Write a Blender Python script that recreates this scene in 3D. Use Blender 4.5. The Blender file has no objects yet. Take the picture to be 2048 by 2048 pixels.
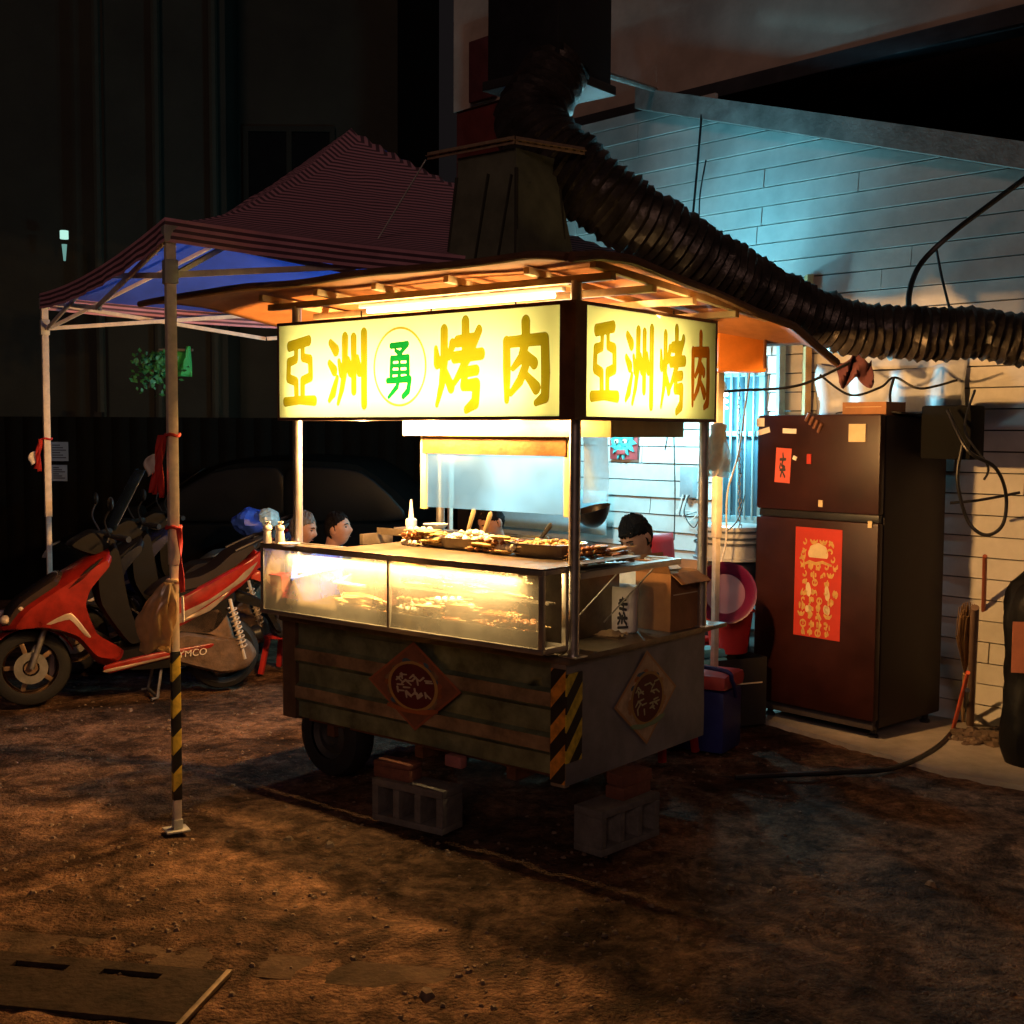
import bpy, bmesh, math, random
import numpy as np
from mathutils import Vector, Matrix, noise
random.seed(7)
R = math.radians
S = bpy.context.scene
COL = S.collection

# ------------------------------------------------------------------ camera, sky, exposure
F_PX, PITCH, ROLL, H = 2404.7, -0.0663, 0.0055, 1.72
_f = Vector((0, math.cos(PITCH), math.sin(PITCH)))
_r0 = Vector((1, 0, 0)); _u0 = _r0.cross(_f)
_rt = _r0*math.cos(ROLL) + _u0*math.sin(ROLL)
_up = -_r0*math.sin(ROLL) + _u0*math.cos(ROLL)
cd = bpy.data.cameras.new('camera'); cam = bpy.data.objects.new('camera', cd); COL.objects.link(cam)
M = Matrix((( _rt.x, _up.x, -_f.x, 0), (_rt.y, _up.y, -_f.y, 0), (_rt.z, _up.z, -_f.z, H), (0, 0, 0, 1)))
cam.matrix_world = M
cd.sensor_width = 36; cd.lens = 36*F_PX/2048; cd.clip_start = .05; cd.clip_end = 400
S.camera = cam
w = bpy.data.worlds.new('World'); S.world = w; w.use_nodes = True
bg = w.node_tree.nodes['Background']
bg.inputs['Color'].default_value = (1.0, .82, .86, 1); bg.inputs['Strength'].default_value = .0065
S.view_settings.view_transform = 'Standard'; S.view_settings.look = 'None'
S.view_settings.exposure = 0; S.view_settings.gamma = 1
S.render.engine = 'CYCLES'
S.cycles.use_denoising = True
try: S.cycles.denoiser = 'OPENIMAGEDENOISE'
except Exception: pass
S.cycles.max_bounces = 7; S.cycles.diffuse_bounces = 3; S.cycles.glossy_bounces = 3
S.cycles.transparent_max_bounces = 12; S.cycles.transmission_bounces = 4
S.cycles.caustics_reflective = False; S.cycles.caustics_refractive = False
S.cycles.sample_clamp_indirect = 4
# dim night glow of the street behind the camera, as one soft weak sun
sl = bpy.data.lights.new('street_glow', 'SUN'); sl.energy = .25; sl.angle = R(12); sl.color = (1, .58, .46)
so = bpy.data.objects.new('street_glow', sl); COL.objects.link(so)
so.rotation_euler = Vector((.12, 1.0, -.40)).to_track_quat('-Z', 'Y').to_euler()

# ------------------------------------------------------------------ helpers
C0 = Vector((0, 0, H))
def ray(px, py): return _f + _rt*((px-1024)/F_PX) - _up*((py-1024)/F_PX)
def at(px, py, dep):
    d = ray(px, py); return C0 + d*(dep/d.y)
def G(px, py, z=0):
    d = ray(px, py); return C0 + d*((z-H)/d.z)
CART_O = Vector((.2547, 4.886, 0)); CX = Vector((.7753, -.6316, 0)); CY = Vector((.6316, .7753, 0))
CART_ROT = math.atan2(CX.y, CX.x)
def cw(x, y, z=0): return CART_O + CX*x + CY*y + Vector((0, 0, z))
WO = Vector((2.62, 7.24, 0)); WT = Vector((-.69, .724, 0)).normalized(); WN = Vector((-WT.y, WT.x, 0))   # WN: out of the wall, to the viewer
if WN.y > 0: WN = -WN
def wl(t, off, z): return WO + WT*t + WN*off + Vector((0, 0, z))

MATS = {}
def mat(name, col, rough=.55, metal=0., var=.18, scale=9., bump=0., bscale=60., spec=.4, col2=None, alpha=None):
    if name in MATS: return MATS[name]
    m = bpy.data.materials.new(name); m.use_nodes = True; MATS[name] = m
    n = m.node_tree.nodes; l = m.node_tree.links; b = n['Principled BSDF']
    tc = n.new('ShaderNodeTexCoord'); no = n.new('ShaderNodeTexNoise')
    no.inputs['Scale'].default_value = scale; no.inputs['Detail'].default_value = 6; no.inputs['Roughness'].default_value = .65
    l.new(tc.outputs['Object'], no.inputs['Vector'])
    cr = n.new('ShaderNodeValToRGB'); cr.color_ramp.elements[0].position = .32; cr.color_ramp.elements[1].position = .68
    c1 = tuple(c*(1-var) for c in col) if col2 is None else col2
    cr.color_ramp.elements[0].color = (*c1, 1); cr.color_ramp.elements[1].color = (*[min(1, c*(1+var*.5)) for c in col], 1)
    l.new(no.outputs['Fac'], cr.inputs['Fac']); l.new(cr.outputs['Color'], b.inputs['Base Color'])
    mr = n.new('ShaderNodeMapRange'); mr.inputs['To Min'].default_value = max(.05, rough-.1); mr.inputs['To Max'].default_value = min(1, rough+.12)
    l.new(no.outputs['Fac'], mr.inputs['Value']); l.new(mr.outputs['Result'], b.inputs['Roughness'])
    b.inputs['Metallic'].default_value = metal; b.inputs['Specular IOR Level'].default_value = spec
    if bump:
        n2 = n.new('ShaderNodeTexNoise'); n2.inputs['Scale'].default_value = bscale; n2.inputs['Detail'].default_value = 5
        l.new(tc.outputs['Object'], n2.inputs['Vector'])
        bp = n.new('ShaderNodeBump'); bp.inputs['Strength'].default_value = bump; bp.inputs['Distance'].default_value = .01
        l.new(n2.outputs['Fac'], bp.inputs['Height']); l.new(bp.outputs['Normal'], b.inputs['Normal'])
    return m
def emis(name, col, s):
    if name in MATS: return MATS[name]
    m = bpy.data.materials.new(name); m.use_nodes = True; MATS[name] = m
    n = m.node_tree.nodes; n.remove(n['Principled BSDF']); e = n.new('ShaderNodeEmission')
    e.inputs['Color'].default_value = (*col, 1); e.inputs['Strength'].default_value = s
    m.node_tree.links.new(e.outputs[0], n['Material Output'].inputs[0]); return m
def transl(name, col, fac=1.0):
    m = bpy.data.materials.new(name); m.use_nodes = True; MATS[name] = m
    n = m.node_tree.nodes; l = m.node_tree.links; n.remove(n['Principled BSDF'])
    t = n.new('ShaderNodeBsdfTranslucent'); t.inputs['Color'].default_value = (*col, 1)
    d = n.new('ShaderNodeBsdfDiffuse'); d.inputs['Color'].default_value = (*[c*.7 for c in col], 1)
    x = n.new('ShaderNodeMixShader'); x.inputs[0].default_value = 1-fac
    l.new(t.outputs[0], x.inputs[1]); l.new(d.outputs[0], x.inputs[2]); l.new(x.outputs[0], n['Material Output'].inputs[0]); return m
def film(name, col):
    m = bpy.data.materials.new(name); m.use_nodes = True; MATS[name] = m
    n = m.node_tree.nodes; n.remove(n['Principled BSDF']); t = n.new('ShaderNodeBsdfTransparent')
    t.inputs['Color'].default_value = (*col, 1); m.node_tree.links.new(t.outputs[0], n['Material Output'].inputs[0]); return m
def glassy(name, fog=.12, tint=(.95, .95, .95), fogcol=(.8, .8, .75), gloss=.08, rough=.05, varscale=6):
    m = bpy.data.materials.new(name); m.use_nodes = True; MATS[name] = m
    n = m.node_tree.nodes; l = m.node_tree.links; n.remove(n['Principled BSDF'])
    t = n.new('ShaderNodeBsdfTransparent'); t.inputs['Color'].default_value = (*tint, 1)
    d = n.new('ShaderNodeBsdfTranslucent'); d.inputs['Color'].default_value = (*fogcol, 1)
    d2 = n.new('ShaderNodeBsdfDiffuse'); d2.inputs['Color'].default_value = (*fogcol, 1)
    g = n.new('ShaderNodeBsdfGlossy'); g.inputs['Roughness'].default_value = rough
    dm = n.new('ShaderNodeMixShader'); l.new(d.outputs[0], dm.inputs[1]); l.new(d2.outputs[0], dm.inputs[2])
    x = n.new('ShaderNodeMixShader'); no = n.new('ShaderNodeTexNoise'); no.inputs['Scale'].default_value = varscale; no.inputs['Detail'].default_value = 4
    tc = n.new('ShaderNodeTexCoord'); l.new(tc.outputs['Object'], no.inputs['Vector'])
    mr = n.new('ShaderNodeMapRange'); mr.inputs['From Min'].default_value = .3; mr.inputs['From Max'].default_value = .7
    mr.inputs['To Min'].default_value = fog*.5; mr.inputs['To Max'].default_value = fog*1.5; l.new(no.outputs['Fac'], mr.inputs['Value'])
    l.new(mr.outputs[0], x.inputs[0]); l.new(t.outputs[0], x.inputs[1]); l.new(dm.outputs[0], x.inputs[2])
    y = n.new('ShaderNodeMixShader'); y.inputs[0].default_value = gloss
    l.new(x.outputs[0], y.inputs[1]); l.new(g.outputs[0], y.inputs[2]); l.new(y.outputs[0], n['Material Output'].inputs[0]); return m

class MB:
    def __init__(s): s.v = []; s.f = []; s.m = []
    def add(s, vs, fs, mi=0, T=None):
        k = len(s.v)
        s.v += [tuple(T @ Vector(v)) if T else tuple(v) for v in vs]
        s.f += [tuple(i+k for i in f) for f in fs]; s.m += [mi]*len(fs); return s
    def box(s, c, d, rot=None, mi=0, bev=0., T=None):
        bm = bmesh.new(); bmesh.ops.create_cube(bm, size=1)
        for v in bm.verts: v.co = Vector((v.co.x*d[0], v.co.y*d[1], v.co.z*d[2]))
        if bev: bmesh.ops.bevel(bm, geom=bm.edges[:], offset=min(bev, min(d)*.45), segments=2, affect='EDGES', profile=.6)
        X = Matrix.Translation(Vector(c)) @ (rot.to_4x4() if rot is not None else Matrix())
        if T: X = T @ X
        bm.verts.index_update()
        s.add([X @ v.co for v in bm.verts], [[v.index for v in f.verts] for f in bm.faces], mi); bm.free(); return s
    def span(s, a, b, mi=0, bev=0.):      # box from corner to corner
        return s.box([(a[i]+b[i])/2 for i in range(3)], [abs(b[i]-a[i]) for i in range(3)], None, mi, bev)
    def bar(s, p, q, wd, ht, mi=0, up=(0, 0, 1), bev=.002):
        p = Vector(p); q = Vector(q); d = q-p; z = d.normalized(); u = Vector(up)
        if abs(z.dot(u)) > .95: u = Vector((1, 0, 0))
        x = u.cross(z).normalized(); y = z.cross(x)
        return s.box((p+q)/2, (wd, ht, d.length), Matrix((x, y, z)).transposed(), mi, bev)
    def tube(s, pts, r, n=10, mi=0, cap=True, closed=False):
        pts = [Vector(p) for p in pts]; N = len(pts); rr = r if hasattr(r, '__len__') else [r]*N
        vs = []; prev = None
        for i, p in enumerate(pts):
            t = (pts[(i+1) % N]-pts[i-1]) if closed else (pts[min(i+1, N-1)]-pts[max(i-1, 0)])
            t = t.normalized() if t.length > 1e-9 else Vector((0, 0, 1))
            if prev is None:
                a = Vector((0, 0, 1)) if abs(t.z) < .9 else Vector((1, 0, 0)); x = t.cross(a).normalized()
            else:
                x = prev - t*prev.dot(t); x = x.normalized() if x.length > 1e-9 else t.orthogonal().normalized()
            prev = x; y = t.cross(x)
            for k in range(n):
                an = 2*math.pi*k/n; vs.append(p + (x*math.cos(an)+y*math.sin(an))*rr[i])
        fs = []
        for i in range(N if closed else N-1):
            for k in range(n):
                j = (i+1) % N
                fs.append((i*n+k, i*n+(k+1) % n, j*n+(k+1) % n, j*n+k))
        if cap and not closed: fs += [tuple(range(n))[::-1], tuple((N-1)*n+k for k in range(n))]
        return s.add(vs, fs, mi)
    def lathe(s, prof, n=20, T=None, mi=0, ang=2*math.pi):
        vs = []; fs = []; P = len(prof)
        full = abs(ang-2*math.pi) < 1e-6; NN = n if full else n+1
        for k in range(NN):
            a = ang*k/n
            for r, z in prof: vs.append(Vector((r*math.cos(a), r*math.sin(a), z)))
        for k in range(n):
            k2 = (k+1) % NN
            for i in range(P-1): fs.append((k*P+i, k2*P+i, k2*P+i+1, k*P+i+1))
        return s.add(vs, fs, mi, T)
    def loft(s, rings, mi=0, cap=True, T=None):
        n = len(rings[0]); vs = [p for r in rings for p in r]; fs = []
        for i in range(len(rings)-1):
            for k in range(n): fs.append((i*n+k, i*n+(k+1) % n, (i+1)*n+(k+1) % n, (i+1)*n+k))
        if cap: fs += [tuple(range(n))[::-1], tuple((len(rings)-1)*n+k for k in range(n))]
        return s.add(vs, fs, mi, T)
    def prism(s, poly, axis, h0, h1, mi=0, T=None, bev=0.):   # poly in the plane of the two other axes
        def pt(u, v, h): return {'y': (u, h, v), 'x': (h, u, v), 'z': (u, v, h)}[axis]
        n = len(poly)
        vs = [pt(*p, h0) for p in poly]+[pt(*p, h1) for p in poly]
        fs = [tuple(range(n)), tuple(range(n, 2*n))[::-1]]+[(i, n+i, n+(i+1) % n, (i+1) % n) for i in range(n)]
        if bev:
            bm = bmesh.new(); bv = [bm.verts.new(v) for v in vs]
            for f in fs: bm.faces.new([bv[i] for i in f])
            bmesh.ops.bevel(bm, geom=bm.edges[:], offset=bev, segments=2, affect='EDGES', profile=.6)
            bm.verts.index_update(); vs = [v.co.copy() for v in bm.verts]; fs = [[v.index for v in f.verts] for f in bm.faces]; bm.free()
        return s.add(vs, fs, mi, T)
    def grid(s, fn, nu, nv, mi=0):
        vs = [fn(i/nu, j/nv) for j in range(nv+1) for i in range(nu+1)]
        fs = [(j*(nu+1)+i, j*(nu+1)+i+1, (j+1)*(nu+1)+i+1, (j+1)*(nu+1)+i) for j in range(nv) for i in range(nu)]
        return s.add(vs, fs, mi)
    def ball(s, c, r, n=12, mi=0, T=None, jit=0.):
        rr = r if hasattr(r, '__len__') else (r, r, r); vs = []; fs = []; m = max(6, n//2+2)
        for i in range(m+1):
            th = math.pi*i/m
            for k in range(n):
                ph = 2*math.pi*k/n; j = 1+random.uniform(-jit, jit)
                vs.append(Vector((c[0]+rr[0]*math.sin(th)*math.cos(ph)*j, c[1]+rr[1]*math.sin(th)*math.sin(ph)*j, c[2]+rr[2]*math.cos(th)*j)))
        for i in range(m):
            for k in range(n): fs.append((i*n+k, (i+1)*n+k, (i+1)*n+(k+1) % n, i*n+(k+1) % n))
        return s.add(vs, fs, mi, T)
    def build(s, name, mats, parent=None, smooth=40, world=False, fix=True):
        off = Vector((0, 0, 0)); inv = None
        if world and parent is not None:
            inv = pmat(parent).inverted()
        me = bpy.data.meshes.new(name)
        me.from_pydata([tuple(inv @ Vector(v)) if inv else tuple(v) for v in s.v], [], s.f)
        for mm in (mats if isinstance(mats, (list, tuple)) else [mats]): me.materials.append(mm)
        me.polygons.foreach_set('material_index', s.m)
        if fix:
            bm = bmesh.new(); bm.from_mesh(me); bmesh.ops.remove_doubles(bm, verts=bm.verts, dist=1e-5)
            bmesh.ops.recalc_face_normals(bm, faces=bm.faces); bm.to_mesh(me); bm.free()
        if smooth:
            me.shade_smooth(); me.set_sharp_from_angle(angle=R(smooth))
        o = bpy.data.objects.new(name, me); COL.objects.link(o)
        if parent is not None: o.parent = parent
        return o
def pmat(o):
    m = Matrix.LocRotScale(o.location, o.rotation_euler, o.scale)
    return pmat(o.parent) @ m if o.parent else m
def tag(o, label=None, cat=None, group=None, kind=None):
    if label: o['label'] = label
    if cat: o['category'] = cat
    if group: o['group'] = group
    if kind: o['kind'] = kind
    return o
def thing(name, label, cat, loc=(0, 0, 0), rz=0, group=None, rot=None):
    o = bpy.data.objects.new(name, None); COL.objects.link(o); o.empty_display_size = .1
    o.location = loc; o.rotation_euler = rot if rot else (0, 0, rz)
    return tag(o, label, cat, group)
def single(name, mb, mats, label, cat, loc=(0, 0, 0), rz=0, group=None, smooth=40, rot=None):
    o = mb.build(name, mats, None, smooth); o.location = loc; o.rotation_euler = rot if rot else (0, 0, rz)
    return tag(o, label, cat, group)
def structure(name, mb, mats, smooth=40):
    return tag(mb.build(name, mats, None, smooth), kind='structure')
def copy_tree(o, parent=None):
    c = o.copy(); COL.objects.link(c)
    if parent is not None: c.parent = parent
    for ch in list(o.children): copy_tree(ch, c)
    return c
def smoothpath(pts, n=6):
    pts = [Vector(p) for p in pts]; out = []
    for i in range(len(pts)-1):
        p0 = pts[max(i-1, 0)]; p1 = pts[i]; p2 = pts[i+1]; p3 = pts[min(i+2, len(pts)-1)]
        for k in range(n):
            t = k/n; out.append(.5*((2*p1)+(p2-p0)*t+(2*p0-5*p1+4*p2-p3)*t*t+(3*p1-p0-3*p2+p3)*t**3))
    return out+[pts[-1]]
def area_light(name, loc, direction, sx, sy, power, col, parent=None, spread=None):
    d = bpy.data.lights.new(name, 'AREA'); d.shape = 'RECTANGLE'; d.size = sx; d.size_y = sy; d.energy = power; d.color = col
    if spread: d.spread = R(spread)
    o = bpy.data.objects.new(name, d); COL.objects.link(o); o.location = loc
    z = -Vector(direction).normalized(); return o, z
def orient(o, xaxis, z):
    x = Vector(xaxis); x = (x - z*x.dot(z)).normalized(); y = z.cross(x)
    o.rotation_euler = Matrix((x, y, z)).transposed().to_euler()

# brush lettering: strokes -> distance field -> outlined flat mesh
def glyph(strokes, n=110, bold=1.0):
    xs = np.linspace(-.08, 1.08, n); ys = np.linspace(-.08, 1.08, n); X, Y = np.meshgrid(xs, ys)
    Dm = np.full(X.shape, 9.)
    for st in strokes:
        if st[0] == 'ring':
            _, cx, cy, rx, ry, wd = st
            q = np.sqrt(((X-cx)/rx)**2+((Y-cy)/ry)**2); Dm = np.minimum(Dm, np.abs(q-1)*min(rx, ry)-wd); continue
        for (x0, y0, w0), (x1, y1, w1) in zip(st[:-1], st[1:]):
            dx, dy = x1-x0, y1-y0; L = dx*dx+dy*dy+1e-9
            t = np.clip(((X-x0)*dx+(Y-y0)*dy)/L, 0, 1)
            Dm = np.minimum(Dm, np.hypot(X-x0-t*dx, Y-y0-t*dy)-(w0+(w1-w0)*t)*bold)
    vs = []; fs = []; cache = {}
    def vid(key, p):
        if key not in cache: cache[key] = len(vs); vs.append(p)
        return cache[key]
    for j in range(n-1):
        for i in range(n-1):
            cs = [(i, j), (i+1, j), (i+1, j+1), (i, j+1)]; d = [Dm[c[1], c[0]] for c in cs]
            if min(d) > 0: continue
            poly = []
            for k in range(4):
                a, b = cs[k], cs[(k+1) % 4]; da, db = d[k], d[(k+1) % 4]
                if da <= 0: poly.append(vid(a, (xs[a[0]], ys[a[1]])))
                if (da <= 0) != (db <= 0):
                    t = da/(da-db); key = (min(a, b), max(a, b))
                    poly.append(vid(key, (xs[a[0]]+(xs[b[0]]-xs[a[0]])*t, ys[a[1]]+(ys[b[1]]-ys[a[1]])*t)))
            if len(poly) > 2: fs.append(tuple(poly))
    return vs, fs
def pl(w, *p): return [(x, y, w) for x, y in p]
GLY = {
 '亞': [pl(.055, (.20, .88), (.80, .95)),
       [(.41, .86, .045), (.40, .69, .045), (.18, .65, .05), (.16, .42, .05), (.40, .37, .05), (.41, .12, .05)], [(.61, .88, .045), (.61, .71, .045), (.84, .68, .05), (.85, .43, .05), (.60, .38, .05), (.60, .12, .05)],
       [(.06, .08, .05), (.50, .10, .045), (.96, .09, .055)]],
 '洲': [[(.06, .87, .04), (.19, .77, .06)], [(.03, .60, .035), (.15, .50, .055)], [(.02, .10, .025), (.12, .20, .05), (.22, .40, .03)],
       [(.42, .93, .055), (.41, .50, .05), (.34, .25, .04), (.24, .06, .025)], [(.63, .92, .05), (.63, .22, .045)], [(.88, .97, .055), (.88, .04, .05)],
       [(.27, .62, .03), (.33, .46, .05)], [(.50, .64, .03), (.55, .47, .05)], [(.72, .66, .03), (.77, .47, .05)]],
 '勇': [[(.22, .92, .05), (.76, .94, .05), (.58, .82, .04), (.50, .76, .05)], [(.36, .84, .03), (.50, .78, .05)],
       pl(.05, (.24, .70), (.22, .40)), [(.24, .70, .045), (.78, .71, .05), (.78, .42, .055)], pl(.032, (.24, .57), (.76, .57)), pl(.032, (.24, .45), (.76, .45)), pl(.035, (.5, .72), (.5, .44)),
       [(.10, .31, .05), (.84, .33, .055), (.78, .12, .06), (.62, .03, .05)], [(.50, .42, .05), (.42, .20, .05), (.14, .02, .035)]],
 '烤': [[(.23, .90, .055), (.23, .55, .055), (.18, .28, .045), (.08, .06, .025)], [(.06, .70, .03), (.09, .54, .055)], [(.40, .74, .05), (.33, .60, .03)], [(.26, .42, .04), (.37, .26, .055)],
       pl(.05, (.50, .77), (.84, .79)), [(.66, .98, .055), (.67, .60, .055)], pl(.05, (.44, .59), (.98, .62)), [(.93, .88, .045), (.72, .60, .05), (.54, .40, .04), (.40, .27, .025)],
       pl(.045, (.62, .42), (.88, .44)), [(.66, .42, .045), (.62, .27, .045), (.88, .28, .055), (.86, .08, .055), (.68, .00, .035)]],
 '肉': [[(.13, .74, .05), (.14, .40, .055), (.14, .04, .035)], [(.13, .73, .05), (.86, .75, .055), (.88, .35, .06), (.87, .07, .055), (.70, .00, .03)],
       [(.50, .96, .06), (.50, .72, .055), (.42, .54, .05), (.26, .42, .03)], [(.47, .60, .035), (.66, .47, .055)],
       [(.50, .44, .05), (.40, .27, .05), (.22, .12, .03)], [(.48, .36, .03), (.70, .18, .06)]],
}
def put_glyph(mb, strokes, o, xa, ya, w, h, mi=0, n=110, bold=1.0):
    vs, fs = glyph(strokes, n, bold); o = Vector(o); xa = Vector(xa); ya = Vector(ya)
    return mb.add([o+xa*(x*w)+ya*(y*h) for x, y in vs], fs, mi)

# ------------------------------------------------------------------ materials
STEEL = mat('brushed_steel', (.62, .60, .56), .34, .9, .14, 14, .05, 90)
STEEL_D = mat('worn_steel', (.30, .29, .27), .5, .7, .35, 10, .1, 60)
STEEL_DULL = mat('greasy_steel', (.20, .165, .12), .36, .6, .45, 7, .15, 50)
GALV = mat('galvanised_metal', (.42, .42, .40), .5, .4, .25, 12, .05, 80)
RUST = mat('rusty_brown_metal', (.16, .065, .03), .6, .3, .45, 16, .15, 60)
BLACK_R = mat('black_rubber', (.012, .012, .013), .7, 0, .3, 20, .2, 120)
BLACK_P = mat('black_plastic', (.012, .012, .014), .4, 0, .3, 14)
WOOD = mat('raw_wood', (.55, .36, .19), .6, 0, .25, 9, .1, 50)
PLASTIC_W = mat('white_plastic', (.75, .72, .66), .4, 0, .1, 9)

# ------------------------------------------------------------------ ground
def ground_h(x, y):
    p = Vector((x, y, 0))
    h = .008*noise.noise(p*.9)+.006*noise.noise(p*3.1)+.0045*noise.noise(p*8.3)+.003*noise.noise(p*19)
    k = noise.noise(p*.55+Vector((3, 1, 0)))
    rough = max(0, min(1, .5+1.5*k))
    h += rough*.012*noise.noise(p*11+Vector((9, 0, 0)))+rough*.006*abs(noise.noise(p*23))
    if 2.3 < y < 5.2 and x > -.6:      # tyre-rutted soil in front and to the right
        h += .010*noise.noise(Vector((x*1.3+y*.8, (y-x*.4)*4.2, 2)))
    near = max(0, min(1, (5.6-y)/.6))
    h += near*(.010*noise.noise(Vector((x*6, y*6, 7)))+.008*noise.noise(Vector((x*15, y*15, 3)))*max(0, k+.3))
    return h - .021
def gspace(lo, hi, n0, n1, step):
    core = list(np.arange(n0, n1+1e-6, step)); a = []; v = n0; s_ = step
    while v > lo: s_ *= 1.5; v -= s_; a.append(v)
    b = []; v = n1; s_ = step
    while v < hi: s_ *= 1.5; v += s_; b.append(v)
    return a[::-1]+core+b
gx = gspace(-60, 60, -3.2, 3.4, .03); gy = gspace(-20, 110, 3.2, 8.6, .03)
mb = MB(); NX = len(gx)
mb.v = [(x, y, ground_h(x, y)) for y in gy for x in gx]
mb.f = [(j*NX+i, j*NX+i+1, (j+1)*NX+i+1, (j+1)*NX+i) for j in range(len(gy)-1) for i in range(NX-1)]; mb.m = [0]*len(mb.f)
gm = mat('dry_dirt_ground', (.215, .118, .070), .92, 0, .5, 1.1, .8, 70, .10, col2=(.030, .018, .012))
def dirt_extra():
    n = gm.node_tree.nodes; l = gm.node_tree.links; b = n['Principled BSDF']
    tc = n['Texture Coordinate']; v = n.new('ShaderNodeTexNoise'); v.inputs['Scale'].default_value = 17; v.inputs['Detail'].default_value = 8; v.inputs['Roughness'].default_value = .75
    l.new(tc.outputs['Object'], v.inputs['Vector'])
    r = n.new('ShaderNodeMapRange'); r.inputs['From Min'].default_value = .35; r.inputs['From Max'].default_value = .65; r.inputs['To Min'].default_value = .35; r.inputs['To Max'].default_value = 1.25
    l.new(v.outputs['Fac'], r.inputs['Value'])
    old = b.inputs['Base Color'].links[0].from_socket
    n['Bump'].inputs['Distance'].default_value = .028
    v2 = n.new('ShaderNodeTexNoise'); v2.inputs['Scale'].default_value = 4.2; v2.inputs['Detail'].default_value = 10; v2.inputs['Roughness'].default_value = .7; v2.inputs['Distortion'].default_value = .8
    l.new(tc.outputs['Object'], v2.inputs['Vector'])
    r2 = n.new('ShaderNodeMapRange'); r2.inputs['From Min'].default_value = .40; r2.inputs['From Max'].default_value = .60; r2.inputs['To Min'].default_value = .38; r2.inputs['To Max'].default_value = 1.35; l.new(v2.outputs['Fac'], r2.inputs['Value'])
    m3 = n.new('ShaderNodeMath'); m3.operation = 'MULTIPLY'; l.new(r.outputs[0], m3.inputs[0]); l.new(r2.outputs[0], m3.inputs[1]); r = m3
    mx = n.new('ShaderNodeMix'); mx.data_type = 'RGBA'; mx.blend_type = 'MULTIPLY'; mx.inputs['Factor'].default_value = 1
    l.new(old, mx.inputs['A']); l.new(r.outputs[0], mx.inputs['B']); l.new(mx.outputs['Result'], b.inputs['Base Color'])
dirt_extra()
structure('ground', mb, gm)
# loose stones and crumbs of dirt: nobody could count them
mb = MB()
for i in range(2600):
    y = random.uniform(3.3, 8.5); x = random.uniform(-.46, .46)*y
    if noise.noise(Vector((x*.8, y*.8, 5))) < -.12 and random.random() < .8: continue
    s_ = random.choice((.005, .006, .008, .011, .015)) * random.uniform(.7, 1.2)
    if random.random() < .01: s_ = random.uniform(.02, .035)
    a = random.random()*6.28; z = ground_h(x, y)
    vs = [Vector((math.cos(a+k*1.257)*s_*random.uniform(.6, 1.1), math.sin(a+k*1.257)*s_*random.uniform(.6, 1.1), random.uniform(-.2, .1)*s_)) for k in range(5)]
    vs += [Vector((v.x*.55, v.y*.55, s_*random.uniform(.35, .7))) for v in vs]
    T = Matrix.Translation((x, y, z))
    mb.add(vs, [(k, (k+1) % 5, 5+(k+1) % 5, 5+k) for k in range(5)]+[(5, 6, 7, 8, 9)], 0, T)
tag(mb.build('pebbles', mat('pebble_stone', (.17, .115, .08), .9, 0, .5, 30), None, 30), kind='stuff')
# concrete pad under the fridge
mb = MB()
pad = [(1.35, 7.40), (2.216, 6.03), (5.6, 3.2), (6.2, 4.0), (2.75, 7.30), (.3, 9.75), (-.2, 9.3)]
mb.prism(pad, 'z', -.05, .006, 0)
structure('pavement', mb, mat('old_concrete_pad', (.30, .26, .22), .85, 0, .35, 3, .3, 40))
# drain channel strip with a slotted cover
P1 = G(60, 1855); P2 = G(640, 1905)
dx = (P2-P1).normalized(); dy = Vector((-dx.y, dx.x, 0)); 
if dy.y > 0: dy = -dy
def dr(u, v, z): return P1 + dx*u + dy*v + Vector((0, 0, z))
def slab(mb, u0, u1, v0, v1, z0, z1, mi=0):
    q = [dr(u0, v0, 0), dr(u1, v0, 0), dr(u1, v1, 0), dr(u0, v1, 0)]
    mb.prism([(p.x, p.y) for p in q], 'z', z0, z1, mi)
mb = MB(); slab(mb, -1.2, 1.5, 0, .17, -.05, -.0185); slab(mb, -1.2, -.31, .176, .6, -.05, -.0165)
structure('gutter_kerb', mb, mat('gutter_concrete', (.085, .055, .037), .95, 0, .6, 5, .8, 50, .1))
mb = MB()
for v0, v1 in ((.18, .235), (.275, .52)): slab(mb, -.30, .80, v0, v1, -.04, -.004)
xs_ = [-.30, .10, .29, .41, .61, .80]
for i in range(0, 6, 2): slab(mb, xs_[i], xs_[i+1], .2352, .2748, -.04, -.0042)
slab(mb, -.3, .8, .19, .5, -.08, -.06)
dc = thing('drain_cover', 'dark slotted concrete drain cover set in the dirt at the lower left', 'drain cover', dr(0, .18, 0))
mb.build('cover_plate', mat('drain_iron', (.040, .027, .020), .9, .0, .6, 8, .8, 40, .1), dc, world=True)
mb = MB(); mb.bar(dr(.812, .18, -.004), dr(.812, .55, -.004), .018, .016)
mb.build('edge_angle', mat('edge_steel', (.22, .16, .10), .6, .3, .5, 14), dc, world=True)

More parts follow.
